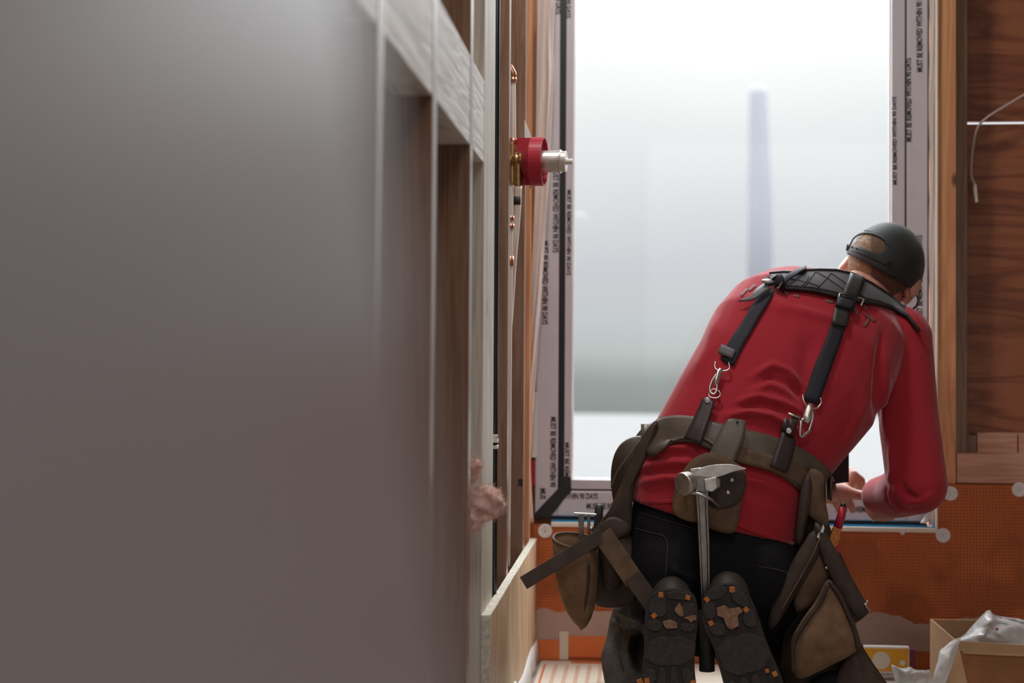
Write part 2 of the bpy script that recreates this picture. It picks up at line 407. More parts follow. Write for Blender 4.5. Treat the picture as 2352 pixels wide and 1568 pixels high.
def timber(name, label, x0, x1, y0, y1, z0, z1, m, bev=.0015, group='framing lumber'):
    return tag(obj(name, MB().box(x0, x1, y0, y1, z0, z1), m, bevel=bev), label, 'stud')
XJ = X(2196)
timber('jack_stud', 'orange upright stud directly beside the window', XBR, XJ, YW, YW + .09, ZK, ZC, M['stud_orange'])
timber('king_stud', 'brown upright stud set back behind the jack stud', XJ, X(2223, YW + .03), YW + .035, YW + .12, Z(1034, YW + .03), ZC, M['stud'])
timber('sill_plate', 'pinkish horizontal timber plate above the orange board', XJ + .002, XR, YW, YW + .09, ZK + .002, Z(1034), M['plate'])
zb0, zb1 = Z(1034, YW + .06) + .001, Z(988, YW + .06)
for a, b, lb in ((2222, 2243, 'narrow'), (2245, 2337, 'wide'), (2340, 2440, 'cut-off')):
    tag(obj('timber_block', MB().box(X(a, YW + .06), X(b, YW + .06) , YW + .06, YW + .125, zb0, zb1 - (.005 if a == 2222 else 0)), M['plate' if a > 2223 else 'stud'], bevel=.001),
        {'narrow': 'narrow wood block in the bay corner by the stud', 'wide': 'wide wood block resting in the bay on the plate', 'cut-off': 'wood block at the picture edge in the bay'}[lb], 'wood block')

# thin stud edge at right jamb, its white light put into the cream + cream ledge
struct(obj('trim_1', MB().box(XL + .052, XBR, YW - .014, YW + .05, ZS - .011, ZS), M['ledge'], bevel=.001), 'cream foam ledge under the window', 'ledge')
struct(obj('trim_2', MB().box(XBR - .0045, XBR - .0005, YW - .014, YW + .03, ZS, ZC), M['ledge'], bevel=.0008), 'thin cream strip for the lit stud edge beside the window', 'ledge')
struct(obj('trim_3', MB().box(XL + .052, XBR - .005, YW - .004, YW + .055, ZS + .0004, ZS + .003), M['bluetape']), 'blue membrane strip on the window sill', 'sill membrane')

# ---- window_1 : film-wrapped frame, gasket, inner sash, glass
YF = YW + .022
def lx(px, Y=YF): return X(px, Y)
win = thing('window_1', 'tall window with film-wrapped frame and misty view', 'window', ((XWL + XWR) / 2, YF, ZS))
struct(win)
zb = ZS + .012
ZTT = ZT - .01
def frame_rect(mb, x0, x1, z0, z1, w, y0, y1):
    mb.box(x0, x0 + w[0], y0, y1, z0, z1); mb.box(x1 - w[1], x1, y0, y1, z0, z1)
    mb.box(x0 + w[0], x1 - w[1], y0, y1, z0, z0 + w[2]); mb.box(x0 + w[0], x1 - w[1], y0, y1, z1 - w[3], z1)
xo0, xo1 = XL + .008, lx(2131)
xi0, xi1 = lx(1283), lx(2083)          # end of outer band
zi = Z(1131, YF)
fo = MB(); frame_rect(fo, xo0, xo1, zb, ZTT, (xi0 - xo0, xo1 - xi1, zi - zb, .06), YF, YF + .06)
obj('outer_frame', fo, M['film'], win, bevel=.003)
g0, g1, gz = lx(1297), lx(2079), Z(1127, YF)
fg = MB(); frame_rect(fg, xi0, xi1, zi, ZTT - .06, (g0 - xi0, xi1 - g1, gz - zi, .006), YF + .012, YF + .06)
obj('gasket', fg, M['gasket'], win)
s0, s1, sz = X(1315, YF + .01), X(2047, YF + .01), Z(1104, YF + .01)
fs_ = MB(); frame_rect(fs_, g0, g1, gz, ZTT - .066, (s0 - g0, g1 - s1, sz - gz, .03), YF + .006, YF + .05)
obj('sash', fs_, M['film'], win, bevel=.0015)
obj('glass', MB().box(s0, s1, YF + .030, YF + .034, sz, ZTT - .09), M['glass'], win)
bead = MB(); frame_rect(bead, s0, s1, sz, ZTT - .09, (.003, .004, .003, .003), YF + .022, YF + .03)
obj('glazing_bead', bead, M['white'], win)
tp = MB()
tq = [pt(*p, YF - .001) for p in ((1224, 1178), (1222, 1190), (1262, 1188), (1276, 1172), (1300, 1140), (1312, 1128), (1311, 1095), (1288, 1094), (1285, 1118), (1270, 1134), (1245, 1160))]
tq = [V((max(p.x, xo0 + .001), p.y, p.z)) for p in tq]
tp.prism(tq, (0, -.0012, 0))
obj('corner_tape', tp, M['tape'], win, bevel=.0004)
obj('edge_gasket', MB().box(xo1, xo1 + .004, YF + .004, YF + .05, zb, ZTT).box(xo0, xo1, YF + .006, YF + .05, ZS + .0032, zb), M['gasket'], win)

# printed notice on the protective film
FULL = 'MUST BE REMOVED WITHIN 90 DAYS'
def text_mesh(body, width, height):
    c = bpy.data.curves.new('t', 'FONT'); c.body = body; c.size = 1; c.offset = .029; c.resolution_u = 2; c.fill_mode = 'FRONT' if hasattr(c, 'fill_mode') else c.fill_mode
    c.dimensions = '2D'
    o = bpy.data.objects.new('t', c); COL.objects.link(o)
    dg = bpy.context.evaluated_depsgraph_get(); dg.update()
    me = bpy.data.meshes.new_from_object(o.evaluated_get(dg)); bpy.data.objects.remove(o)
    xs = [v.co.x for v in me.vertices]; ys = [v.co.y for v in me.vertices]
    for v in me.vertices:
        v.co.x = (v.co.x - min(xs)) / (max(xs) - min(xs)) * width; v.co.y = (v.co.y - min(ys)) / (max(ys) - min(ys)) * height
    return me
def notice(body, px0, py0, px1, py1, hpx=14, Y=YF - .0008, name='printed_notice', m='ink', parent=None):
    """text whose first letter starts at px0,py0 and whose last ends at px1,py1 (baseline), drawn flat on the frame"""
    a, b = pt(px0, py0, Y), pt(px1, py1, Y)
    d = b - a; me = text_mesh(body, d.length, hpx * mm(Y))
    t = d.normalized(); up = V((-t.z, 0, t.x))
    me.transform(Matrix(((t.x, up.x, 0, a.x), (0, 0, -1, Y), (t.z, up.z, 0, a.z), (0, 0, 0, 1))))
    return link(name, me, M[m], parent or win)
# left side reads downward (letter feet toward the wall), right side reads upward
for a, b, x in ((-150, 33, 1277), (386, 580, 1270), (957, 1150, 1264), (1520, 1700, 1260)):
    if b < 1090 or a > 0 and a < 1000: notice(FULL if b < 1100 else 'MUST BE REMOVED WITHIN 90', x, a, x - 1.2, min(b, 1118))
notice(FULL, 1246, 553, 1244.5, 745); notice('MUS', 1240, 1121, 1240, 1146)
for a, b in ((-150, 42), (436, 632)): notice(FULL, 1302, a, 1301, b, 10, YF + .0052)
notice('MUST BE REM', 1297.5, 1016, 1297, 1094, 10, YF + .0052)
notice(FULL, 2120, 165, 2118, -28); notice(FULL, 2095, 325, 2093, 133); notice(FULL, 2120, 735, 2119, 540)
notice(FULL, 2061, 424, 2059, 222, 10, YF + .0052)
notice('WITHIN 90 DAYS', 1288, 1145.5, 1373, 1146.5); notice('MUST BE REMOVED WITHIN 90 DAYS', 1347, 1169, 1540, 1170.5)
notice(FULL, 1920, 1176, 2110, 1178)
for (a, b) in ((205, 0), ):
    pass

# ================================================================ left stud wall
SD = .14
for i, (y, lb) in enumerate([(-.62, 'upright stud furthest behind the grey sheet'), (-.21, 'second upright stud hidden along the grey sheet'), (.2, 'upright stud level with the grey sheet edge'), (.61, 'upright stud just past the grey sheet'),
        (1.03, 'upright stud next after the grey sheet'), (1.473, 'soft-focus upright stud beside the grey sheet edge'), (1.864, 'upright stud between the two larger whitish blocks'), (2.28, 'upright stud with pink wool at its foot'),
        (2.955, 'upright stud just before the white water pipes'), (3.377, 'upright stud just past the red valve'), (3.565, 'corner stud with an orange glow put into its colour beside the plastic sheet')]):
    if y == 1.03: continue
    tag(obj('wall_stud', MB().box(XL - SD, XL, y, y + .038, .04, ZC), M['stud_orange'] if y > 3.5 else M['stud'], bevel=.0008), lb, 'stud')  # corner stud's orange glow is put into its wood colour
post_ = thing('built_up_post', 'pale triple stud post with a black pipe along it', 'stud', (XL - .05, 2.58, .04))
for k in range(3):
    y0 = 2.487 + k * .062
    obj('ply_member', MB().box(XL - SD, XL, y0, y0 + .0605, .04, ZC), M['stud_pale'], post_, bevel=.001)
tag(obj('bottom_plate', MB().box(XL - SD, XL, YB + .1, YW - .001, 0, .038), M['stud']), 'long floor plate under the wall studs', 'plate')
for y0, y1, lb in ((1.072, 1.471, 'whitish board block nearest the grey sheet, softly blurred'), (1.512, 1.863, 'large whitish board block at the top of frame'),
                   (1.903, 2.279, 'whitish board block with a swirling knot'), (2.319, 2.486, 'short whitish board block against the pale post')):
    tag(obj('blocking_board', MB().box(XL - .052 - (.05 if y0 < 1 else 0), XL - .0005, y0, y1, 1.104, 1.2485), M['block'], bevel=.001), lb, 'wood block', 'whitish blocking between the studs')

# plywood apron on the room side at the foot of the stud wall
ap = thing('plywood_apron', 'tan plywood board fixed low across the wall studs', 'board', (XL + .008, 3.0, 0))
zt = .308
obj('board_face', MB().box(XL + .0005, XL + .016, 2.485, YW - .013, .0, zt), M['ply_tan'], ap)
e = MB(); n = 60; random.seed(3)
top = []
for i in range(n + 1):
    y = 2.485 + (YW - .013 - 2.485) * i / n
    top.append([V((XL + .0005 - random.random() * .001, y, zt)), V((XL + .016 + random.random() * .001, y, zt)), V((XL + .016 + random.random() * .0006, y, zt + .0015 + .001 * random.random())), V((XL + .0005, y, zt + .0015 + .001 * random.random()))])
e.rings(top)
obj('ragged_edge', e, M['ply_edge'], ap)
obj('end_grain', MB().box(XL + .0005, XL + .017, 2.4835, 2.4849, 0, zt), M['ply_edge'], ap)
# white membrane strip at foot of the apron
st = MB(); R = []
for i in range(30):
    y = 2.7 + (YW - .02 - 2.7) * i / 29
    zz = .062 - .018 * sin(i * .5) * .3 + (.02 if i < 10 else 0)
    R.append([V((XL + .0165, y, .001)), V((XL + .0165, y, zz)), V((XL + .020, y, zz - .001)), V((XL + .020 + .006 * sin(i * .7) ** 2, y, .001))])
st.rings(R); tag(obj('membrane_strip', st, M['white'], smooth=True), 'white membrane strip at the foot of the plywood', 'membrane')
# printed membrane sheet lying in the corner
sh = thing('printed_sheet', 'white printed membrane sheet lying in the corner', 'sheet', (-.05, 3.3, 0))
obj('sheet', MB().box(XL + .03, .46, 3.0, YW - .02, .0005, .0025), M['paper'], sh)
pr = MB()
for k in range(9): pr.box(-.21 + .028 * k, -.200 + .028 * k, 3.30, 3.56, .0026, .003)
obj('printed_lines', pr, M['print_faint'], sh)
obj('orange_patch', MB().box(-.17, -.06, 3.585, 3.606, .0026, .003).box(XL + .045, -.235, 3.32, 3.56, .0026, .0029), M['print_orange'], sh)
pv = MB()
zz0, zz1 = .004, .063
obj('upturned_flap', MB().box(XL + .02, XL + .075, YW - .0145, YW - .0125, zz0, .053).box(XL + .098, -.06, YW - .0145, YW - .0125, .012, .065), M['print_orange'], sh)
obj('flap_margin', MB().box(XL + .0755, XL + .0975, YW - .0143, YW - .0125, zz0, .075), M['paper'], sh)

# drywall sheet leaning right beside the lens
dr = MB()
ang = radians(9.3)
EY = .262
def dx(z, y): return -.0415 - (z - .745) * math.tan(ang)
P = []
for z in (0.0, 1.9):
    P.append([V((dx(z, 0), EY, z)), V((dx(z, 0), -1.0, z)), V((dx(z, 0) - .0125, -1.0, z)), V((dx(z, 0) - .0125, EY, z))])
dr.rings(P)
tag(obj('drywall_sheet', dr, M['dry'], bevel=.001), 'blurred grey drywall sheet leaning close to the viewer', 'drywall sheet')

# ---- things in the open bays
bp_ = thing('black_pipe', 'thin black pipe running up beside the pale post', 'pipe', (XL, 2.72, .3))
obj('tube', MB().tube([(XL - .0025, 2.72, .05), (XL - .0025, 2.72, 2.58)], .0062, 12), M['pipe_black'], bp_, smooth=True)
zc = Z(1012, 2.7, 1136)
obj('clip', MB().box(XL - .012, XL + .0045, 2.700, 2.733, zc - .004, zc + .003).box(XL - .010, XL + .0045, 2.703, 2.73, zc - .016, zc - .009).box(XL - .012, XL + .006, 2.70, 2.706, zc + .003, zc + .012), M['steel'], bp_, bevel=.001)
# round pipe along its centre points
def pipe(name, label, pts, r, m, cat='pipe'):
    t = thing(name, label, cat, pts[0]); obj('tube', MB().tube(catmull(pts, 6), r, 14), M[m], t, smooth=True); return t
YV = 3.10
p0 = pipe('water_pipe', 'white water pipe rising above the red valve', [pt(1179, 400, YV), pt(1179, 300, YV), pt(1178, 175, YV)], .0062, 'pex')
obj('elbow_fitting', MB().tube([pt(1179, 185, YV), pt(1178, 168, YV), pt(1172, 156, YV), pt(1160, 153, YV)], .0078, 12), M['copper'], p0, smooth=True)
for q in ((1179, 318, 332), (1178, 178, 190)): obj('crimp_ring', MB().tube([pt(q[0], q[1], YV), pt(q[0], q[2], YV)], .0085, 14), M['copper'], p0, smooth=True)
p1 = pipe('water_pipe', 'straight white water pipe below the red valve', [pt(1174, 425, YV), pt(1173, 500, YV), pt(1170, 800, YV), pt(1166, 1300, YV)], .0056, 'pex')
for q in ((1173, 496, 506), (1173, 514, 526), (1172, 588, 610)): obj('crimp_ring', MB().tube([pt(q[0], q[1], YV), pt(q[0], q[2], YV)], .0080, 14), M['copper'], p1, smooth=True)
p2 = pipe('water_pipe', 'slanting white water pipe with a black printed band', [pt(1190, 425, 3.2), pt(1187, 490, 3.2), pt(1178, 600, 3.2), pt(1170, 720, 3.2), pt(1160, 860, 3.2), pt(1152, 1300, 3.2), pt(1150, 1540, 3.2)], .0088, 'pex')
a, b = pt(1188.5, 452, 3.2), pt(1187.6, 471, 3.2)
obj('printed_band', MB().tube([a, b], .0093, 14), M['ink'], p2, smooth=True)
# valve
vz = pt(1200, 371, YV).z
vx = lambda px: pt(px, 371, YV).x
A = V((1, -.10, -.02)).normalized()
vc = V((vx(1195), YV, vz))
k = mm(YV)
val = thing('shower_valve', 'brass shower valve with red plastic guard and chrome cartridge', 'valve', (vc.x, vc.y, vc.z))
obj('body', MB().lathe(vc - A * .025, A, [(0, .012), (.004, .017), (.012, .017), (.014, .013), (.022, .013), (.024, .021), (.036, .021), (.038, .015), (.05, .015)], 8)
    .tube([vc + V((-.018, 0, .005)), vc + V((-.018, 0, .042))], .0095, 10).tube([vc + V((-.018, 0, -.005)), vc + V((-.018, 0, -.048))], .0095, 10)
    .tube([vc + V((-.004, -.008, -.005)), vc + V((-.004, -.006, -.055))], .010, 10).ball(vc + V((-.008, -.013, .004)), .011), M['brass'], val, smooth=False, bevel=.0015)
g = MB(); go = vc + A * .004
prof = [(0, .020), (.004, .030), (.022, .053), (.050, .053), (.050, .0505), (.022, .0505), (.006, .028), (.002, .020)]
rr = []
u_ = V((0, 0, 1)); w_ = A.cross(u_).normalized(); u_ = w_.cross(A).normalized()
for kk in range(40):
    a_ = 2 * pi * kk / 40
    d_ = u_ * cos(a_) + w_ * sin(a_)
    rr.append([go + A * h + d_ * r for h, r in prof])
rr.append(rr[0]); g.rings(rr, False, False)
obj('guard', g, M['redplastic'], val, smooth=True).data.polygons.foreach_set('use_smooth', [False] * len(g.f))
for zz in ((-.052, -.022), (.022, .052)): obj('guard_rib', MB().box(-.012, .045, -.0015, .0015, zz[0], zz[1], Matrix.Translation(go)), M['redplastic'], val)
obj('cartridge', MB().lathe(go, A, [(.02, .0238), (.083, .0238), (.083, .0258), (.087, .0258), (.087, .0225), (.098, .0225), (.098, .019)], 32), M['steel'], val, smooth=False, bevel=.0006)
obj('stem', MB().lathe(go, A, [(.095, .0085), (.103, .0060), (.110, .0060), (.112, .0052)], 8), M['pex'], val)
obj('screw', MB().lathe(go + V((.02, 0, -.054)), (0, 0, -1), [(0, .003), (.004, .003)], 8), M['steel'], val)
# white fin behind valve
tag(obj('plastic_flap', MB().prism([pt(1205, 275, 3.36), pt(1216, 300, 3.36), pt(1226, 335, 3.36), pt(1204, 420, 3.36)], (0, .001, 0)), M['white']), 'white plastic flap sticking out behind the valve', 'flap')

# electrical/pipe screw on stud
ns = thing('nail_plate', 'small black plate with a silver screw on the stud', 'plate', pt(1170, 1108, 3.372))
obj('plate', MB().box(XL - .012, XL - .0002, 3.3745, 3.3768, Z(1116, 3.37, 1170), Z(1100, 3.37, 1170)), M['gasket'], ns)
obj('screw', MB().lathe(pt(1170, 1108, 3.3745), (0, -1, 0), [(0, .0038), (.002, .003)], 12), M['steel'], ns)

# glass-wool tufts
def tuft(label, pts, rads, seed):
    mb = MB(); random.seed(seed)
    for p, r in zip(pts, rads):
        mb.ball(p, r, r * 1.3, r * .8, Euler((random.random() * 3, random.random() * 3, 0)).to_matrix())
    me = remesh(mb, .003, 4, 'glass_wool')
    for v in me.vertices:
        n_ = sin(v.co.z * 260 + v.co.x * 90) * sin(v.co.y * 180 + seed) * .003 + random.uniform(-.0006, .0006)
        v.co += v.normal * n_
    o = tag(link('insulation_tuft', me, M['pink'], smooth=True), label, 'insulation')
    f = MB()
    vs = list(me.vertices)
    for k in range(1100):
        v = random.choice(vs); d = (v.normal + V((random.uniform(-.7, .7), random.uniform(-.7, .7), random.uniform(-.7, .7)))).normalized()
        l = random.uniform(.003, .011)
        f.tube([v.co, v.co + d * l * .5 + V((0, 0, random.uniform(-.002, .002))), v.co + d * l], [.00035, .0003, .00012], 3)
    obj('fibres', f, M['pink'], o)
    return o
Y2 = 2.40
def inside(x, y, poly):
    c = False
    for (x0, y0), (x1, y1) in zip(poly, poly[1:] + poly[:1]):
        if (y0 > y) != (y1 > y) and x < (x1 - x0) * (y - y0) / (y1 - y0) + x0: c = not c
    return c
WP = [(1040, 1150), (1075, 1138), (1108, 1120), (1128, 1119), (1150, 1142), (1162, 1167), (1130, 1188), (1106, 1202), (1098, 1218), (1080, 1217), (1072, 1196), (1040, 1200)]
random.seed(21); tp_, tr_ = [], []
for gx in range(1046, 1162, 9):
    for gy in range(1122, 1218, 9):
        if inside(gx, gy, WP) and inside(gx + 3, gy + 5, WP) and inside(gx + 4, gy - 5, WP):
            fold = 8 * abs(sin((gx - gy) * .06))
            tp_.append(pt(gx, gy, Y2 + .001 * fold)); tr_.append(.0085 + .0015 * random.random())
tuft('large pink insulation tuft poking out between the studs', tp_, tr_, 5)
tuft('small pink insulation wisp above the larger tuft', [pt(x, y, Y2) for x, y in ((1076, 1075), (1088, 1070), (1100, 1070), (1078, 1090), (1070, 1100))], [.014, .011, .006, .012, .008], 9)

# poly sheet hanging over the left frame edge
edgeL = [(1233, -40), (1233, 100), (1231, 300), (1226, 500), (1216, 700), (1205, 900), (1201, 1050), (1206, 1200), (1212, 1205)]
edgeR = [(1276, -40), (1271, 100), (1272, 180), (1266, 300), (1262, 400), (1255, 500), (1242, 700), (1228, 900), (1219, 1050), (1224, 1180), (1226, 1200)]
eL = catmull([V((*p, 0)) for p in edgeL], 8); eR = catmull([V((*p, 0)) for p in edgeR], 8)
def at_y(E, y):
    for a, b in zip(E, E[1:]):
        if a.y <= y <= b.y: return a.x + (b.x - a.x) * (y - a.y) / max(b.y - a.y, 1e-6)
    return E[-1].x
ps = MB(); R = []
for i in range(90):
    y = -40 + 1240 * i / 89
    l, r = at_y(eL, y), at_y(eR, y)
    row = []
    for j in range(17):
        s = j / 16
        dep = 3.600 - .012 * exp(-((s - .62 - .10 * sin(y * .004)) / .10) ** 2) - .004 * sin(s * 9 + y * .011)
        row.append(pt(l + (r - l) * s, y, dep))
    R.append(row)
ps.rings(R, False, False, closed=False)
tag(obj('plastic_sheet', ps, M['poly'], smooth=True, solid=.0006), 'wrinkled clear plastic sheet hanging beside the window frame', 'plastic sheet')
# red/white label strip peeking behind plastic sheet
lab = thing('frame_label', 'white and red paper label between plastic sheet and frame', 'label', pt(1226, 1000, 3.645))
yl = YF - .0015
obj('paper', MB().box(pt(1221, 900, yl).x, pt(1234, 900, yl).x, yl - .0006, yl, pt(1221, 1050, yl).z, pt(1221, 900, yl).z), M['white'], lab)
obj('red_band', MB().box(pt(1220, 900, yl).x, pt(1230, 900, yl).x, yl - .0012, yl - .0007, pt(1221, 1113, yl).z, pt(1221, 1057, yl).z), M['redplastic'], lab)
# film bunched at right of frame
ps = MB(); R = []
for i in range(80):
    y = -40 + 1245 * i / 79
    l = 2134 + 1.5 * sin(y * .02) ; r = 2150 - 4 * (abs(sin(y * .006)) if y > 200 else .2)
    row = []
    for j in range(9):
        s = j / 8
        row.append(pt(l + (r - l) * s, y, 3.640 - .009 * sin(s * pi) - .003 * sin(s * 11 + y * .02)))
    R.append(row)
ps.rings(R, False, False, closed=False)
tag(obj('film_strip', ps, M['poly'], smooth=True, solid=.0006), 'crinkled clear film hanging between window and jack stud', 'plastic film')
# curled white flap at sill corner
fl = MB(); R = []
for i in range(12):
    t = i / 11
    R.append([pt(2113 + 26 * t + w * (10 - 4 * t), 1200 - 48 * t + w * 2 + 6 * sin(t * 3), 3.59 + .01 * sin(t * 3)) for w in (0, .5, 1, 1.5)])
fl.rings(R, False, False, closed=False)
tag(obj('film_curl', fl, M['white'], smooth=True, solid=.0008), 'white curl of film on the window sill corner', 'plastic film')

# washers holding the orange board
def washer(px, py, lb):
    Yw = YW - .0125
    c = pt(px, py, Yw)
    t = thing('board_washer', lb, 'washer', c, 'round membrane board washers')
    obj('disc', MB().lathe(c, (0, -1, 0), [(0, .0180), (.0015, .0180), (.0025, .0160), (.0020, .008), (.0010, .006)], 28), M['white'], t, smooth=False)
    obj('screw', MB().lathe(c, (0, -1, 0), [(.001, .0042), (.003, .0035)], 12), M['steel'], t)
    d = MB()
    for q in range(5):
        a_ = q * 2 * pi / 5 + .3
        d.lathe(c + V((cos(a_) * .0115, -.0018, sin(a_) * .0115)), (0, -1, 0), [(0, .0020), (.0007, .0018)], 8)
    obj('slot', d, M['film'], t)
washer(1252, 1219, 'white washer on the orange board at its corner by the stud wall')
washer(2183, 1133, 'white washer partly behind the red elbow')
washer(2166, 1229, 'white washer just under the window sill corner')
washer(2341, 1124, 'white washer at the right picture edge under the plate')
tag(obj('putty_dab', MB().ball(pt(2073, 1222, YW - .013), .006, .0015, .007), M['white'], smooth=True), 'white dab of sealant below the sill', 'sealant')

# cable in the bay, plug on its end
cb = thing('loose_cable', 'white loose cable dangling in the plywood bay', 'cable', pt(2240, 440, 3.70))
obj('wire', MB().tube(catmull([pt(x, y, 3.70) for x, y in ((2400, 190), (2352, 218), (2310, 243), (2270, 268), (2246, 292), (2236, 330), (2231, 380), (2232, 408), (2240, 424))], 8), .0032, 8), M['cable'], cb, smooth=True)
obj('plug', MB().tube([pt(2240, 423, 3.70), pt(2239, 432, 3.70), pt(2243, 465, 3.70)], [.0035, .0055, .0045], 8), M['ledge'], cb, bevel=.001)

# cardboard box with clear bag, lower right
bx = thing('cardboard_box', 'open cardboard box with clear bag spilling out', 'box', pt(2300, 1600, 3.2))
def quad(pts, th=.004, n=None):
    pts = [V(p) for p in pts]; nn = n or (pts[1] - pts[0]).cross(pts[2] - pts[0]).normalized()
    return MB().prism(pts, nn * th)
BY = 3.08
c0 = pt(2199, 1471, BY); zt_ = c0.z
bx0, bx1 = c0.x, c0.x + .42
obj('front_flap', quad([V((bx0, BY, zt_)), V((bx0 + .03, BY - .06, -.0 + .0)), V((bx0 - .075, BY - .04, 0)), ], .003), M['card'], bx)
obj('front_panel', MB().box(bx0 + .005, bx1, BY, BY + .004, 0, zt_ - .022), M['card_dark'], bx)
obj('front_rim', MB().prism([V((bx0, BY - .004, zt_)), V((bx0 + .012, BY - .004, zt_ - .026)), V((bx1, BY - .01, zt_ - .034)), V((bx1, BY - .004, zt_ - .016))], (0, .003, 0)), M['card'], bx)
obj('side_panel', MB().box(bx0, bx0 + .004, BY, BY + .28, 0, zt_ - .004), M['card'], bx)
obj('rear_panel', MB().box(bx0, bx1, BY + .28, BY + .284, 0, zt_ - .004), M['card'], bx)
def crumple(name, label, outline, Y, seed, m='bag', bulge=.05, amp=.012, parent=None, cat='plastic bag'):
    O = [V((x, y, 0)) for x, y in outline]
    c = sum(O, V()) / len(O); O = chaikin(O, 1); random.seed(seed)
    n = len(O); K = 14; R = []
    import mathutils
    for k in range(K + 1):
        s = 1 - k / K
        ring = []
        for p in O:
            q = c + (p - c) * (s if k < K else .02)
            w = pt(q.x, q.y, Y - bulge * (1 - s * s))
            nz_ = mathutils.noise.turbulence_vector(w * 16 + V((seed, 0, 0)), 3, True, noise_basis='CELLNOISE' if False else 'PERLIN_ORIGINAL') if False else mathutils.noise.turbulence(w * 18 + V((seed, 0, 0)), 3, True)
            w.y -= (nz_ - .5) * amp * 4 * (1 if k else .3); ring.append(w)
        R.append(ring)
    mb = MB().rings(R, False, True)
    o = obj(name, mb, M[m], parent, smooth=True, solid=.0008)
    if parent is None: tag(o, label, cat)
    return o
crumple('clear_bag', 'crumpled clear plastic bag bulging out of the cardboard box', [(2185, 1475), (2213, 1462), (2232, 1440), (2250, 1418), (2272, 1397), (2283, 1413), (2315, 1418), (2345, 1420), (2400, 1440), (2420, 1500), (2300, 1520), (2220, 1512)], 3.2, 4, bulge=.06, amp=.010)
crumple('bag_tail', 'white plastic bag tail hanging down beside the box', [(2158, 1492), (2172, 1484), (2185, 1472), (2208, 1462), (2203, 1478), (2190, 1520), (2170, 1580), (2135, 1590), (2150, 1530), (2156, 1512)], 3.00, 8, m='white', bulge=.02, amp=.004)
crumple('plastic_wrap', 'crumpled white plastic wrap on the floor by the yellow package', [(2046, 1524), (2056, 1530), (2075, 1536), (2092, 1530), (2100, 1538), (2120, 1540), (2140, 1537), (2140, 1600), (2060, 1600), (2055, 1560)], 3.22, 12, m='bag', bulge=.03, amp=.008)
tag(obj('red_speck', MB().ball(pt(2290, 1444, 3.12), .003), M['redplastic']), 'tiny red mark on the clear bag', 'mark')
# yellow package
yk = thing('yellow_package', 'yellow and white printed package lying by the orange board', 'package', pt(2050, 1545, 3.5))
ya = 3.50
def pq(x0, x1, y0, y1, Y, th): 
    a, b = pt(x0, y1, Y), pt(x1, y0, Y)
    return MB().box(a.x, b.x, Y, Y + th, a.z, b.z)
obj('carton', pq(1985, 2089, 1486, 1545, ya, .02), M['white'], yk, bevel=.001)
obj('yellow_face', pq(1985, 2087, 1490, 1540, ya - .001, .0008), M['yellow'], yk)
obj('purple_side', pq(2090, 2103, 1492, 1543, ya, .055), mat('purple_card', (.16, .02, .05), .6), yk)
obj('round_photo', MB().lathe(pt(2024, 1516, ya - .001), (0, -1, 0), [(0, .021), (.0006, .021)], 24), M['paper'], yk)
obj('emblem', MB().lathe(pt(2073, 1522, ya - .001), (0, -1, 0), [(0, .007), (.0006, .007)], 6), M['white'], yk)

# outside: pale ground and a far post in the mist
struct(obj('ground_outside', MB().box(-30, 30, YW + .5, 22.8, -.10, .0), M['ground_out']), 'pale ground outside the window', 'ground')
tag(obj('lamp_post', MB().tube([pt(1746, 842, 22.0) + V((0, 0, -.9)), pt(1746, 480, 22), pt(1742, 215, 22), pt(1740, 198, 22)], [.20, .19, .14, .10], 12), M['post'], smooth=True), 'blurred grey post standing outside in the mist', 'post')

# ================================================================ the worker
per = thing('person', 'kneeling worker in red long-sleeved shirt and backwards black cap leaning to the window sill', 'person', (.15, 3.0, 0))
def loft(mb, secs, n=32, e=2.05):
    """secs: (px,py,Y,half width px,half depth m,across angle deg). Rings stand across the spine."""
    C = [pt(s[0], s[1], s[2]) for s in secs]; R = []
    for i, s in enumerate(secs):
        T = (C[min(i + 1, len(C) - 1)] - C[max(i - 1, 0)]).normalized()
        a = radians(s[5]); A_ = V((cos(a), 0, -sin(a))); A_ = (A_ - T * A_.dot(T) * .3).normalized()
        D = A_.cross(T).normalized()
        w = s[3] * mm(s[2]); ring = []
        for k in range(n):
            t = 2 * pi * k / n; c, q = cos(t), sin(t)
            ring.append(C[i] + A_ * w * math.copysign(abs(c) ** (2 / e), c) + D * s[4] * math.copysign(abs(q) ** (2 / e), q))
        R.append(ring)
    return mb.rings(R)
TORSO = [(1640, 1196, 3.02, 197, .125, 15), (1655, 1130, 3.02, 203, .125, 17), (1690, 1050, 3.03, 200, .118, 18), (1745, 965, 3.06, 206, .115, 22),
         (1805, 880, 3.10, 215, .120, 24), (1845, 800, 3.15, 216, .130, 22), (1876, 748, 3.20, 206, .125, 19), (1904, 705, 3.26, 172, .095, 17), (1934, 675, 3.30, 95, .06, 14)]
def px3(l): return [pt(*p) for p in l]
RARM = px3([(2062, 778, 3.24), (2085, 950, 3.20), (2106, 1112, 3.17), (2060, 1135, 3.29), (2022, 1138, 3.36)])
RR = [.076, .066, .066, .054, .044]
LARM = px3([(1742, 728, 3.27), (1764, 860, 3.40), (1800, 990, 3.46), (1850, 1060, 3.48), (1885, 1110, 3.48)])
LR = [.068, .058, .052, .045, .040]

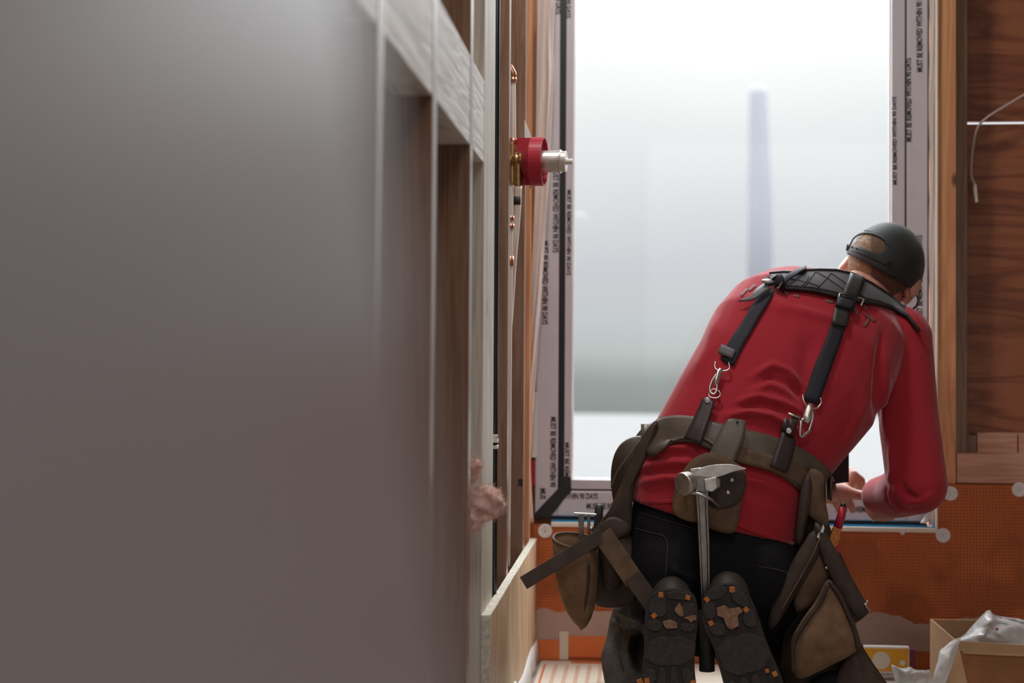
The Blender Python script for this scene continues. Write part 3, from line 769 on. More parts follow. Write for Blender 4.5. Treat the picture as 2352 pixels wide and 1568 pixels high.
# --- shirt
mb = MB(); loft(mb, TORSO)
mb.chain(RARM, RR); mb.chain(LARM, LR)
mb.cap(pt(1985, 735, 3.26), pt(2062, 782, 3.24), .068, .074)          # deltoid / shoulder
mb.cap(pt(1810, 712, 3.27), pt(1745, 730, 3.27), .066, .062)
mb.cap(pt(1760, 760, 3.17), pt(1800, 860, 3.12), .055, .05)           # left shoulder blade
mb.cap(pt(1960, 790, 3.16), pt(1960, 880, 3.11), .055, .05)
shirt_me = remesh(mb, .0055, 7, 'shirt')
def seg_d(p, poly):
    best = 1e9; tt = 0
    for i in range(len(poly) - 1):
        ax, ay = poly[i]; bx_, by = poly[i + 1]
        L2 = (bx_ - ax) ** 2 + (by - ay) ** 2
        t = max(0, min(1, ((p[0] - ax) * (bx_ - ax) + (p[1] - ay) * (by - ay)) / L2))
        d = sqrt((p[0] - ax - t * (bx_ - ax)) ** 2 + (p[1] - ay - t * (by - ay)) ** 2)
        if d < best: best = d; tt = (i + t) / (len(poly) - 1)
    return best, tt
def carve(me, folds, back=True):
    """push cloth folds (pixel polyline, width px, height m) into the real surface, along its normal"""
    boxes = [(min(p[0] for p in f[0]) - 4 * f[1], max(p[0] for p in f[0]) + 4 * f[1], min(p[1] for p in f[0]) - 4 * f[1], max(p[1] for p in f[0]) + 4 * f[1]) for f in folds]
    new = []
    for v in me.vertices:
        d = 0
        if not back or v.normal.y < .35:
            p = px_of(v.co)
            for f, b in zip(folds, boxes):
                if b[0] < p[0] < b[1] and b[2] < p[1] < b[3]:
                    q, t = seg_d(p, f[0])
                    if q < 3 * f[1]: d += 1.7 * f[2] * exp(-(q / f[1]) ** 2) * min(1, 4 * min(t, 1 - t) + .15)
        new.append(v.co + v.normal * d)
    for v, c in zip(me.vertices, new): v.co = c
FOLDS = [([(1720, 870), (1775, 838), (1810, 852), (1850, 890)], 8, .006), ([(1715, 905), (1765, 880), (1800, 895), (1830, 925)], 8, .005),
         ([(1690, 925), (1740, 910), (1800, 925), (1850, 950)], 7, .006), ([(1665, 955), (1720, 948), (1775, 958), (1820, 985), (1850, 1010)], 8, .009),
         ([(1730, 895), (1770, 868), (1805, 880), (1850, 915)], 8, -.004), ([(1690, 938), (1750, 926), (1810, 945)], 8, -.004),
         ([(1485, 1048), (1540, 1030), (1590, 1030)], 7, .008), ([(1475, 1072), (1540, 1062), (1600, 1062)], 9, .006), ([(1465, 1110), (1530, 1096), (1580, 1100)], 9, .005),
         ([(1460, 1090), (1520, 1082), (1570, 1084)], 8, -.004),
         ([(1670, 1090), (1760, 1110), (1830, 1150)], 12, .004),
         ([(2028, 760), (2018, 860), (2014, 965)], 10, -.008), ([(2040, 850), (2030, 930), (2040, 1010)], 9, .004),
         ([(2045, 1010), (2050, 1080), (2043, 1110)], 7, .004), ([(1990, 915), (1960, 990), (1930, 1035)], 14, .004),
         ([(2058, 1110), (2068, 1140), (2095, 1160)], 7, .006), ([(2070, 1108), (2080, 1132), (2110, 1146)], 6, -.006), ([(2045, 1112), (2052, 1150), (2085, 1178)], 7, .006), ([(2036, 1115), (2040, 1150), (2066, 1175)], 5, -.005),
         ([(2085, 1150), (2120, 1150), (2150, 1130)], 8, .004), ([(1650, 720), (1630, 800), (1590, 870)], 14, .004),
         ([(1860, 760), (1850, 860), (1835, 930)], 22, -.006), ([(1760, 700), (1850, 715), (1950, 740)], 12, .003)]
carve(shirt_me, FOLDS)
shirt = link('shirt', shirt_me, M['shirt'], per, smooth=True)
hem = None

# --- trousers
mb = MB()
loft(mb, [(1640, 1165, 3.03, 182, .105, 15), (1640, 1220, 3.02, 192, .120, 12), (1640, 1300, 3.02, 206, .135, 4), (1640, 1370, 3.04, 205, .13, 0), (1640, 1430, 3.08, 180, .11, 0)])
mb.ball(pt(1550, 1310, 2.99), .095, .10, .11).ball(pt(1735, 1315, 2.99), .10, .10, .11)
LTH = px3([(1552, 1345, 3.08), (1502, 1420, 3.22), (1464, 1492, 3.36)]); mb.chain(LTH, [.100, .088, .072])
LSH = px3([(1464, 1496, 3.36), (1486, 1512, 3.24), (1525, 1560, 3.02), (1540, 1530, 2.90)]); mb.chain(LSH, [.072, .068, .055, .048])
RTH = px3([(1750, 1350, 3.08), (1800, 1430, 3.22), (1850, 1495, 3.36)]); mb.chain(RTH, [.105, .09, .074])
RSH = px3([(1850, 1498, 3.36), (1820, 1530, 3.24), (1740, 1560, 3.02), (1715, 1520, 2.90)]); mb.chain(RSH, [.074, .068, .058, .05])
mb.cap(pt(1446, 1430, 3.22), pt(1444, 1520, 3.16), .045, .060)        # slack cloth over the near side of the leg
mb.cap(pt(1444, 1520, 3.16), pt(1470, 1590, 3.0), .060, .052)
tr_me = remesh(mb, .006, 6, 'trousers')
carve(tr_me, [([(1400, 1470), (1392, 1510), (1400, 1560), (1415, 1600)], 8, .006), ([(1428, 1440), (1415, 1500), (1430, 1560)], 6, -.007), ([(1455, 1440), (1442, 1500), (1450, 1560)], 6, .006),
              ([(1475, 1440), (1462, 1500), (1470, 1560)], 6, -.006), ([(1400, 1425), (1440, 1440), (1480, 1430)], 7, .005), ([(1400, 1400), (1450, 1412), (1500, 1420)], 8, .004),
              ([(1530, 1300), (1590, 1330), (1640, 1335)], 9, .004), ([(1490, 1350), (1560, 1345), (1600, 1352)], 9, .003), ([(1600, 1230), (1610, 1300), (1612, 1350)], 8, -.004)])
trousers = link('trousers', tr_me, M['jeans'], per, smooth=True)
trousers.data.materials.append(M['pants_grey'])
for p in trousers.data.polygons:
    q = px_of(p.center)
    if q[1] > 1395 + (q[0] - 1400) * .5 and q[0] < 1600: p.material_index = 1

# --- surface lookups: straps, belt and seams lie on the clothes
def bvh(objs):
    vs = []; fs = []
    for o in objs:
        n = len(vs); me = o if isinstance(o, bpy.types.Mesh) else o.data
        vs += [v.co.copy() for v in me.vertices]; fs += [[i + n for i in p.vertices] for p in me.polygons]
    return BVHTree.FromPolygons(vs, fs)
CLOTH = bvh([shirt, trousers])
def surf(px, py, off=.003, tree=None, Y=None):
    tree = tree or CLOTH
    d = (pt(px, py, 3.0) - CAM_LOC).normalized()
    loc, nor, idx, dist = tree.ray_cast(CAM_LOC, d)
    if loc is None:
        p = pt(px, py, Y or 3.2); l2, n2, i2, d2 = tree.find_nearest(p)
        return p if Y else p + (l2 - p) * .0, n2
    if nor.dot(d) > 0: nor = -nor
    return loc + nor * off - d * (off * .3), nor
def ribbon(name, cl, w, m, parent, off=.004, th=.003, nx=5, step=3, tree=None, smooth_it=2, Y=None, bevel=0, wl=None, minY=None):
    """strap laid on the cloth: centre line in pixels, width(s) in pixels"""
    P = catmull([V((x, y, 0)) for x, y in cl], step)
    ws = wl or [w] * len(cl)
    W = [x.x for x in catmull([V((q, 0, 0)) for q in ws], step)]
    R = []
    for i, p in enumerate(P):
        t = (P[min(i + 1, len(P) - 1)] - P[max(i - 1, 0)]).normalized(); nrm = V((-t.y, t.x, 0))
        row = []
        for j in range(nx + 1):
            q = p + nrm * W[i] * (j / nx - .5)
            row.append(surf(q.x, q.y, off, tree, Y)[0])
        R.append(row)
    for _ in range(smooth_it):      # straps bridge small hollows
        R2 = [[v.copy() for v in r] for r in R]
        for i in range(1, len(R) - 1):
            for j in range(len(R[0])):
                a = (R[i - 1][j].y + R[i + 1][j].y) / 2
                y = min(R[i][j].y, a * .6 + R[i][j].y * .4)
                d = (R[i][j] - CAM_LOC); R2[i][j] = CAM_LOC + d * (y / d.y)
        R = R2
    o = obj(name, MB().rings(R, False, False, closed=False), m, parent, smooth=True, solid=th, offset=0)
    if bevel:
        b = o.modifiers.new('b', 'BEVEL'); b.width = bevel; b.segments = 2
    return o
def patch(name, poly, m, parent, off=.004, th=.003, rnd=1, tree=None, Y=None, bevel=.0006, lift=0):
    O = chaikin([V((x, y, 0)) for x, y in poly], rnd) if rnd else [V((x, y, 0)) for x, y in poly]
    # grid fill of the outline via rings to the centroid
    c = sum(O, V()) / len(O); K = 8; R = []
    for k in range(K + 1):
        s = 1 - k / K if k < K else .02
        R.append([surf((c + (p - c) * s).x, (c + (p - c) * s).y, off + lift * (1 - s * s), tree, Y)[0] for p in O])
    o = obj(name, MB().rings(R, False, True), m, parent, smooth=True, solid=th, offset=0)
    return o
def slab(name, poly, m, parent, th=.008, bulge=.008, rnd=1, K=6, bevel=.0015, back=True):
    """leather piece with its own thickness and a pillowed face; poly: (px,py,Y)"""
    W = [V(p) for p in poly]
    W = chaikin(W, rnd) if rnd else W
    c = sum(W, V()) / len(W); R = []
    base = [pt(p.x, p.y, p.z) for p in W]; cc = sum(base, V()) / len(base)
    R.append([p + V((0, th, 0)) for p in base])
    for k in range(K + 1):
        s = 1 - k / K if k < K else .015
        R.append([cc + (p - cc) * s + V((0, -bulge * (1 - s ** 2.2), 0)) for p in base])
    return obj(name, MB().rings(R, True, True), m, parent, smooth=True, bevel=0)

# shirt hem band, cuff and the worn print on the shoulders
ribbon('hem', [(1449, 1150), (1520, 1152), (1585, 1152), (1660, 1188), (1740, 1222), (1822, 1248)], 9, M['shirt'], shirt, off=.0015, th=.0015)
for k, (a, b) in enumerate((((1975, 688), (1992, 712)), ((1988, 722), (2010, 738)), ((1995, 733), (1985, 750)), ((1720, 668), (1735, 655)), ((1702, 680), (1716, 664)), ((1800, 668), (1812, 676)), ((1822, 678), (1836, 681)), ((1895, 690), (1915, 694)), ((1958, 702), (1972, 722)))):
    ribbon('printed_mark', [a, ((a[0] + b[0]) / 2, (a[1] + b[1]) / 2 + .5), b], 6, M['chalk'], shirt, off=.0010, th=.0006, nx=2, step=2)
# jeans seams and pocket
ribbon('pocket_seam', [(1440, 1208), (1490, 1222), (1530, 1236), (1531, 1290), (1528, 1330)], 2.2, M['pants_grey'], trousers, off=.0008, th=.0008, nx=1)
ribbon('waist_seam', [(1455, 1172), (1520, 1192), (1600, 1215)], 2.2, M['pants_grey'], trousers, off=.0008, th=.0008, nx=1)
ribbon('rear_pocket', [(1740, 1300), (1800, 1312), (1825, 1340)], 2.2, M['pants_grey'], trousers, off=.0008, th=.0008, nx=1)

# --- head
HC = pt(2029, 620, 3.38)
F = V((.27, .88, -.40)).normalized()
Rr = V((.88, -.28, -.40)); Rr = (Rr - F * Rr.dot(F)).normalized()
U = Rr.cross(F).normalized()
HM = Matrix((Rr, F, U)).transposed()       # columns: right, face, up
def hd(x, y, z): return HC + HM @ V((x, y, z))
mb = MB()
mb.ball(hd(0, -.008, .012), .076, .094, .088, HM)                       # cranium
mb.ball(hd(0, .035, -.045), .058, .058, .066, HM)                       # face
mb.ball(hd(0, .062, -.088), .030, .026, .024, HM).ball(hd(0, .02, -.070), .056, .055, .035, HM)   # chin, jaw
mb.cap(hd(0, .088, -.012), hd(0, .108, -.042), .009, .014)              # nose
mb.ball(hd(.028, .082, .008), .020, .012, .008, HM).ball(hd(-.028, .082, .008), .020, .012, .008, HM)
mb.ball(hd(0, .090, -.068), .022, .010, .007, HM)                       # lips
for sgn in (1, -1):
    mb.ball(hd(.074 * sgn, .0, -.02), .010, .018, .028, HM @ Euler((0, radians(-14 * sgn), 0)).to_matrix() @ Euler((0, 0, radians(-25 * sgn))).to_matrix())
    mb.ball(hd(.089 * sgn, -.008, -.018), .0055, .0150, .029, HM @ Euler((0, radians(-10 * sgn), radians(-38 * sgn))).to_matrix())
    mb.ball(hd(.068 * sgn, .035, -.018), .012, .03, .03, HM)
mb.cap(pt(1935, 700, 3.31), hd(0, -.020, -.050), .058, .052)            # neck
mb.cap(pt(1925, 690, 3.30), pt(1905, 760, 3.27), .062, .09)
# torso core, kept inside the clothes
loft(mb, [(s[0], s[1], s[2], s[3] * .84, s[4] * .84, s[5]) for s in TORSO[:-2]])
mb.chain(RARM, [r * .72 for r in RR]); mb.chain(LARM, [r * .74 for r in LR])
mb.chain(LTH, [.08, .07, .055]); mb.chain(LSH, [.055, .05, .042, .036]); mb.chain(RTH, [.08, .07, .055]); mb.chain(RSH, [.055, .05, .042, .036])
mb.cap(pt(1640, 1180, 3.03), pt(1640, 1340, 3.05), .10, .10).cap(pt(1560, 1300, 3.05), LTH[0], .09, .085).cap(pt(1730, 1300, 3.05), RTH[0], .09, .085)
# right hand: wrist out of the cuff, palm, thumb, four curled fingers round the tool
wr_ = pt(2032, 1134, 3.35); pm = pt(2014, 1148, 3.385)
mb.cap(RARM[4], pt(2010, 1132, 3.40), .031, .028)
mb.ball(pt(2012, 1150, 3.40), .026, .030, .036)
def finger(P, r): mb.chain(px3(P), r, 10)
finger([(2000, 1150, 3.40), (1996, 1170, 3.39), (2008, 1186, 3.375), (2020, 1190, 3.37)], [.0105, .0100, .0092, .0080])
finger([(2012, 1160, 3.385), (2014, 1178, 3.37), (2030, 1189, 3.37), (2040, 1188, 3.38)], [.0108, .0102, .0095, .0082])
finger([(2026, 1160, 3.38), (2032, 1178, 3.37), (2047, 1186, 3.37), (2054, 1183, 3.38)], [.0105, .0100, .0092, .0080])
finger([(2038, 1156, 3.385), (2046, 1172, 3.375), (2058, 1178, 3.38), (2063, 1174, 3.39)], [.0095, .0088, .0080, .0072])
finger([(2004, 1138, 3.415), (1994, 1158, 3.43), (2004, 1182, 3.43)], [.0125, .0115, .0095])
# left hand: forearm from behind the torso, thumb laid along the sill, fingers curled beneath
mb.chain(px3([(1885, 1110, 3.48), (1905, 1132, 3.46), (1930, 1132, 3.44)]), [.030, .026, .026])
mb.ball(pt(1928, 1132, 3.45), .034, .028, .026)
finger([(1940, 1130, 3.43), (1965, 1135, 3.42), (1996, 1140, 3.41)], [.018, .0125, .0110])
finger([(1925, 1140, 3.45), (1922, 1157, 3.44), (1927, 1168, 3.45)], [.0108, .0100, .0086])
finger([(1945, 1140, 3.45), (1952, 1156, 3.44), (1959, 1170, 3.445)], [.0110, .0100, .0088])
finger([(1940, 1125, 3.47), (1958, 1092, 3.49), (1976, 1104, 3.50), (1980, 1124, 3.50)], [.016, .0150, .0125, .0100])
finger([(1930, 1120, 3.48), (1950, 1085, 3.50), (1966, 1096, 3.52), (1972, 1118, 3.52)], [.015, .0140, .0115, .0095])
body_me = remesh(mb, .0032, 4, 'body')
body = link('body', body_me, M['skin'], per, smooth=True)
# eyes, set in the face
for sgn in (1, -1):
    obj('eye', MB().ball(hd(.029 * sgn, .080, -.006), .0115), M['white'], body, smooth=True)
    obj('iris', MB().ball(hd(.029 * sgn, .0895, -.008), .0050, .003, .005, HM), M['gasket'], body, smooth=True)

# hair: short sides, thicker tuft showing through the back of the cap
def shell(rx, ry, rz, c, keep, sub=5):
    t = MB().ball(hd(*c), rx, ry, rz, HM, sub=sub)
    fs = []
    for f in t.f:
        m_ = sum((t.v[i] for i in f), V()) / len(f); l = HM.transposed() @ (m_ - HC)
        if keep(l, m_): fs.append(f)
    used = sorted({i for f in fs for i in f}); mp_ = {u: i for i, u in enumerate(used)}
    o = MB(); o.v = [t.v[i] for i in used]; o.f = [tuple(mp_[i] for i in f) for f in fs]
    return o
hm = shell(.0815, .1005, .0945, (0, -.009, .010), lambda l, m_: l.y < .045 and l.z > -.078 + (.035 if l.y > -.02 else 0) and not (abs(l.x) > .066 and l.y > -.005 and l.z < .01))
hair = obj('hair', hm, M['hair_dark'], per, smooth=True, solid=.002, offset=-1)
hair.data.materials.append(M['hair'])
for p in hair.data.polygons:
    q = px_of(p.center)
    if q[0] < 2000 and q[1] < 650: p.material_index = 1  # lighter hair on the lit left side, the rest keeps the shaded copy
# short hair strands standing off the nape and the crown opening
hs = MB(); random.seed(11); vv = [v for v in hm.v]
for k in range(2600):
    v = random.choice(vv); q = px_of(v); nrm = (v - HC).normalized()
    if nrm.y > .3: continue
    v = v + V([random.uniform(-.002, .002) for _ in range(3)])
    L_ = random.uniform(.003, .006) * (1.6 if q[1] < 575 else 1)
    d = (nrm * .5 - U * .8 + V([random.uniform(-.4, .4) for _ in range(3)])).normalized()
    hs.tube([v, v + d * L_], [.00032, .00012], 3)
obj('hair_strands', hs, M['hair'], hair)

# --- cap worn backwards: dome with arched opening and strap
def arch(px, py):
    u, w = px - 1990, py - 556
    a = radians(18); x_, y_ = u * cos(a) + w * sin(a), -u * sin(a) + w * cos(a)
    return (x_ / 47) ** 2 + ((y_) / 24) ** 2
cr_ = (.094, .112, .098)
def keepcap(l, m_):
    q = px_of(m_)
    if (m_ - HC).y < .04 and arch(*q) < 1: return False
    return (m_ - RIM[0]).dot(RIM[1]) > 0
def on_dome(px, py):
    d = (pt(px, py, 3.0) - CAM_LOC).normalized(); t_ = MB().ball(hd(0, -.006, .004), .0865, .106, .103, HM, sub=4)
    h_ = BVHTree.FromPolygons(t_.v, t_.f).ray_cast(CAM_LOC, d); return h_[0]
ra, rb, rf = on_dome(1952, 583), on_dome(2098, 664), hd(0, .10, .028)
rn = (rb - ra).cross(rf - ra).normalized()
if rn.dot(U) < 0: rn = -rn
RIM = (ra, rn)
cpm = shell(.0865, .106, .103, (0, -.006, .004), keepcap, sub=6)
cap_ = obj('cap', cpm, M['cap'], per, smooth=True, solid=.0025, offset=1)
CAPT = BVHTree.FromPolygons([v.copy() for v in MB().ball(hd(0, -.006, .004), .0865, .106, .103, HM, sub=5).v], MB().ball(hd(0, -.006, .004), .0865, .106, .103, HM, sub=5).f)
ribbon('cap_strap', [(1944, 568), (1958, 571), (1985, 579), (2015, 592), (2045, 607)], 15, M['cap'], cap_, off=.002, th=.002, tree=CAPT, smooth_it=0, Y=3.36)
ribbon('opening_edge', [(1953, 562), (1962, 546), (1982, 536), (2006, 538), (2030, 550), (2040, 565)], 3.5, M['cap'], cap_, off=.002, th=.0025, nx=2, tree=CAPT, smooth_it=0, Y=3.36)
for x_, y_ in ((1950, 566), (1960, 569), (1970, 572)):
    p, nn_ = surf(x_, y_, .004, CAPT); obj('snap', MB().ball(p, .0022), M['gasket'], cap_, smooth=True)
bt, nn_ = surf(2068, 520, .001, CAPT, Y=3.38); obj('top_button', MB().ball(hd(0, -.006, .106), .008, .008, .004, HM), M['cap'], cap_, smooth=True)
br_ = MB(); R = []
for i in range(9):
    s = i / 8; row = []
    for j in range(13):
        a_ = (j / 12 - .5) * 1.9
        r0 = .100 + .065 * s * cos(a_ * .75)
        row.append(hd(sin(a_) * .084, .0 + cos(a_) * r0, .018 - .012 * s - .010 * (a_ ** 2)))
    R.append(row)
br_.rings(R, False, False, closed=False)
obj('brim', br_, M['cap'], cap_, smooth=True, solid=.0025)

# --- glasses
gl = MB(); Rg = .0245
for sgn in (1, -1):
    gl.ring(hd(.053 * sgn, .098, -.014), F, .0265, .0026, 28, 6, sx=1.0, up=U)
    gl.tube([hd(.080 * sgn, .097, -.008), hd(.086 * sgn, .075, -.006), hd(.084 * sgn, .03, -.004), hd(.085 * sgn, -.002, -.006), hd(.084 * sgn, -.018, -.024)], .0020, 8)
gl.tube([hd(-.026, .100, -.008), hd(0, .109, -.005), hd(.026, .100, -.008)], .0020, 8)
gs = obj('glasses', gl, M['gasket'], per, smooth=True)
for sgn in (1, -1):
    obj('lens', MB().lathe(hd(.053 * sgn, .098, -.014), F, [(-.0008, .0255), (.0008, .0255)], 24), M['glass'], gs)

# --- boots
def boot(nm, outline, heel_px, Yh, Yt, lugs, plates, stains, side):
    b = bpy.data.objects.new('boot', None); COL.objects.link(b); b.location = (0, 0, 0); b.parent = per; b.matrix_parent_inverse = Matrix.Translation(-per.location)
    y0 = min(p[1] for p in outline); y1 = max(p[1] for p in outline)
    Yf = lambda py: Yh + (Yt - Yh) * (py - y0) / (y1 - y0)
    O = chaikin([V((x, y, 0)) for x, y in outline], 2)
    c = sum(O, V()) / len(O); R = []
    for dep, s in ((.026, .97), (.024, 1.0), (.004, 1.0), (0, .985), (0, .9), (.001, .5), (.001, .02)):
        R.append([pt(c.x + (p.x - c.x) * s, c.y + (p.y - c.y) * s, Yf(c.y + (p.y - c.y) * s) + dep) for p in O])
    sole = obj('sole', MB().rings(R, True, True), M['rubber'], b, smooth=False, bevel=.0008)
    # upper: heel cup, shaft, vamp, toe box behind the sole
    u = MB()
    w = .047
    hx, hy = heel_px
    n = 5
    def at(py, f=.5):   # centre of the outline at this height
        xs = [p.x for p in O if abs(p.y - py) < 22] or [c.x]; return (min(xs) + max(xs)) / 2
    for py, dd, r in ((hy + 35, .055, .043), (hy + 110, .070, .040), (hy + 200, .055, .043), (hy + 270, .05, .045), (hy + 310, .045, .038)):
        u.ball(pt(at(py), py, Yf(py) + dd), r, r * 1.15, r * 1.25)
    u.cap(pt(at(hy + 40), hy + 55, Yf(hy) + .06), pt(at(hy + 40) + side * 4, hy + 130, Yf(hy) + .17), .046, .052)
    bo = link('upper', remesh(u, .005, 5, 'upper'), M['boot'], b, smooth=True)
    for x, y, r, q in lugs:
        a = radians(q); P = [pt(x + r * cos(a + k * pi / 2), y + r * sin(a + k * pi / 2), Yf(y) - .004) for k in range(4)]
        obj('lug', MB().prism(P, (0, .006, 0)), M['lug'], sole, bevel=.0008)
    for poly, hgt in plates:
        P = [pt(x, y, Yf(y) - hgt) for x, y in [(v.x, v.y) for v in chaikin([V((a, b_, 0)) for a, b_ in poly], 1)]]
        obj('tread', MB().prism(P, (0, hgt + .003, 0)), M['rubber2'], sole, bevel=.0012)
    for poly in stains:
        P = [pt(x, y, Yf(y) - .0045) for x, y in poly]
        obj('dried_mud', MB().prism(P, (0, .004, 0)), M['mud'], sole, bevel=.0006)
    return b
LB = [(1484, 1392), (1490, 1368), (1512, 1354), (1550, 1350), (1588, 1356), (1602, 1378), (1605, 1430), (1598, 1470), (1594, 1530), (1602, 1590), (1606, 1650), (1590, 1700), (1545, 1722), (1490, 1708), (1462, 1660), (1462, 1600), (1476, 1540), (1480, 1480), (1480, 1430)]
L_plates = [([(1490, 1385), (1505, 1367), (1525, 1363), (1530, 1372), (1532, 1400), (1524, 1420), (1490, 1410)], .003), ([(1535, 1356), (1585, 1360), (1592, 1372), (1575, 1378), (1530, 1375)], .003),
            ([(1565, 1385), (1592, 1382), (1598, 1400), (1592, 1425), (1570, 1418)], .003), ([(1487, 1420), (1522, 1425), (1520, 1450), (1486, 1448)], .003), ([(1563, 1428), (1600, 1432), (1594, 1450), (1563, 1450)], .003),
            ([(1484, 1462), (1600, 1462), (1593, 1528), (1480, 1528)], .0016), ([(1478, 1540), (1505, 1534), (1508, 1568), (1472, 1580)], .003), ([(1512, 1534), (1528, 1532), (1532, 1580), (1508, 1585)], .003),
            ([(1540, 1532), (1556, 1532), (1562, 1580), (1540, 1582)], .003), ([(1564, 1534), (1590, 1538), (1600, 1580), (1572, 1582)], .003)]
L_mud = [[(1522, 1427), (1540, 1423), (1555, 1430), (1556, 1442), (1530, 1444), (1524, 1434)], [(1550, 1398), (1560, 1384), (1568, 1396), (1570, 1414), (1562, 1416), (1550, 1404)], [(1570, 1418), (1598, 1412), (1600, 1424), (1586, 1426)]]
boot('l', LB, (1545, 1350), 2.79, 2.76, [(1518, 1366, 8, 42), (1580, 1372, 8, 60), (1502, 1414, 8, 0), (1588, 1421, 9, 15), (1470, 1566, 9, 20), (1486, 1563, 8, 40), (1592, 1568, 8, 30)], L_plates, L_mud, -1)
RB = [(1610, 1400), (1614, 1370), (1634, 1346), (1672, 1336), (1706, 1346), (1728, 1376), (1744, 1420), (1756, 1460), (1772, 1500), (1792, 1545), (1815, 1610), (1820, 1670), (1800, 1712), (1750, 1722), (1705, 1700), (1680, 1640), (1662, 1570), (1650, 1525), (1634, 1475), (1614, 1440)]
R_plates = [([(1622, 1362), (1640, 1350), (1665, 1345), (1672, 1356), (1660, 1372), (1632, 1380)], .003), ([(1690, 1345), (1708, 1358), (1724, 1390), (1710, 1396), (1682, 1380), (1678, 1356)], .003),
            ([(1616, 1384), (1640, 1382), (1646, 1405), (1638, 1424), (1616, 1418)], .003), ([(1712, 1400), (1728, 1396), (1742, 1436), (1724, 1442), (1704, 1430)], .003), ([(1622, 1434), (1658, 1426), (1672, 1456), (1640, 1462)], .003),
            ([(1640, 1470), (1748, 1446), (1780, 1528), (1668, 1560)], .0016), ([(1670, 1568), (1690, 1562), (1698, 1600), (1678, 1604)], .003), ([(1698, 1560), (1716, 1556), (1724, 1596), (1702, 1600)], .003),
            ([(1724, 1552), (1742, 1548), (1752, 1590), (1730, 1594)], .003)]
R_mud = [[(1646, 1396), (1664, 1390), (1676, 1398), (1700, 1394), (1706, 1404), (1694, 1414), (1698, 1436), (1680, 1446), (1670, 1440), (1662, 1418), (1648, 1414)]]
boot('r', RB, (1672, 1338), 2.79, 2.76, [(1682, 1354, 9, 38), (1624, 1377, 8, 10), (1714, 1400, 8, 10), (1633, 1431, 8, 20), (1762, 1541, 6, 30), (1780, 1548, 8, 20)], R_plates, R_mud, 1)
# orange toe bumper on the right boot

# ================================================================ tool belt with braces
tb = thing('tool_belt', 'brown leather tool belt with black padded braces worn over the red shirt', 'tool belt', (.15, 2.95, .5))
B = {}
bl = [(1478, 1030), (1500, 1008), (1540, 990), (1590, 988), (1640, 1003), (1700, 1020), (1760, 1038), (1820, 1065), (1865, 1100), (1882, 1130)]
bw = [64, 66, 62, 58, 62, 68, 74, 78, 80, 76]
B['belt'] = ribbon('belt', bl, 60, M['belt'], tb, off=.005, th=.005, nx=8, wl=bw, step=4, smooth_it=3)
ribbon('belt_layer', [(1640, 1022), (1700, 1046), (1760, 1062), (1820, 1085), (1850, 1108)], 34, M['leather'], tb, off=.009, th=.004, nx=4, step=4)
ribbon('belt_crease', [(1500, 1040), (1540, 1018), (1590, 1005), (1625, 1012), (1660, 1040), (1700, 1062)], 7, M['belt'], tb, off=.0095, th=.0025, nx=2, step=4)
# belt continues round the front of the waist
fr = MB(); R = []
for i in range(25):
    a = -.15 + (pi + .3) * i / 24
    c_ = pt(1690, 1060, 3.03)
    p_ = c_ + V((cos(a) * .197, sin(a) * .130, -.045 * cos(a)))
    R.append([p_ + V((0, 0, h)) for h in (.033, -.033)])
fr.rings(R, False, False, closed=False)
obj('belt_front', fr, M['belt'], tb, smooth=True, solid=.005)

# shoulder pad of the braces
PADTOP = [(1768, 628), (1800, 625), (1835, 627), (1852, 621), (1885, 620), (1920, 621), (1958, 629), (2000, 650), (2040, 676), (2075, 705), (2108, 746)]
PADBOT = [(1782, 648), (1798, 660), (1835, 662), (1870, 666), (1905, 674), (1940, 684), (1975, 690), (2015, 696), (2050, 706), (2085, 724), (2112, 760)]
pad_tree = CLOTH
def padpt(s, t, off=.010):
    f = s * (len(PADTOP) - 1); i = min(int(f), len(PADTOP) - 2); f -= i
    a = V(PADTOP[i]).lerp(V(PADTOP[i + 1]), f); b = V(PADBOT[i]).lerp(V(PADBOT[i + 1]), f)
    q = a.lerp(b, t)
    bulge = .012 * sin(pi * min(max(t, 0), 1)) ** .6
    yb = PADY(s, t)
    return pt(q.x, q.y, yb - bulge)
def PADY(s, t):
    # depth of the shirt under the lower edge, carried forward over the shoulder
    f = s * (len(PADBOT) - 1); i = min(int(f), len(PADBOT) - 2); f -= i
    b = V(PADBOT[i]).lerp(V(PADBOT[i + 1]), f)
    l, n_ = surf(b.x, b.y + 5, .006, Y=3.26)
    return min(l.y, 3.27) - .004 + .045 * (1 - t)
R = []
for i in range(61):
    s = i / 60
    front = [padpt(s, t / 10) for t in range(11)]
    back_ = [p + V((0, .022, -.002)) for p in reversed(front)]
    R.append(front + back_)
B['pad'] = obj('shoulder_pad', MB().rings(R), M['pad'], tb, smooth=True)
def edge_tube(name, f, r, m, par):
    return obj(name, MB().tube([f(i / 40) for i in range(41)], r, 8), m, par, smooth=True)
edge_tube('piping', lambda s: padpt(s, 0) + V((0, -.001, .001)), .0032, M['pad_edge'], B['pad'])
edge_tube('piping', lambda s: padpt(s, 1) + V((0, -.001, -.001)), .0040, M['pad_edge'], B['pad'])
edge_tube('quilt_seam', lambda s: padpt(.12 + .88 * s, .86) + V((0, -.0012, 0)), .0011, M['pad_edge'], B['pad'])
for (s0, t0), (s1, t1) in (((.22, .95), (.36, .05)), ((.30, 1), (.46, .1)), ((.36, .05), (.58, .98)), ((.46, .1), (.66, .95)), ((.10, .3), (.35, .75)), ((.66, .1), (.60, .9)), ((.30, .3), (.20, .95))):
    edge_tube('quilt_seam', lambda q: padpt(s0 + (s1 - s0) * q, t0 + (t1 - t0) * q) + V((0, -.0008, 0)), .0012, M['pad_edge'], B['pad'])
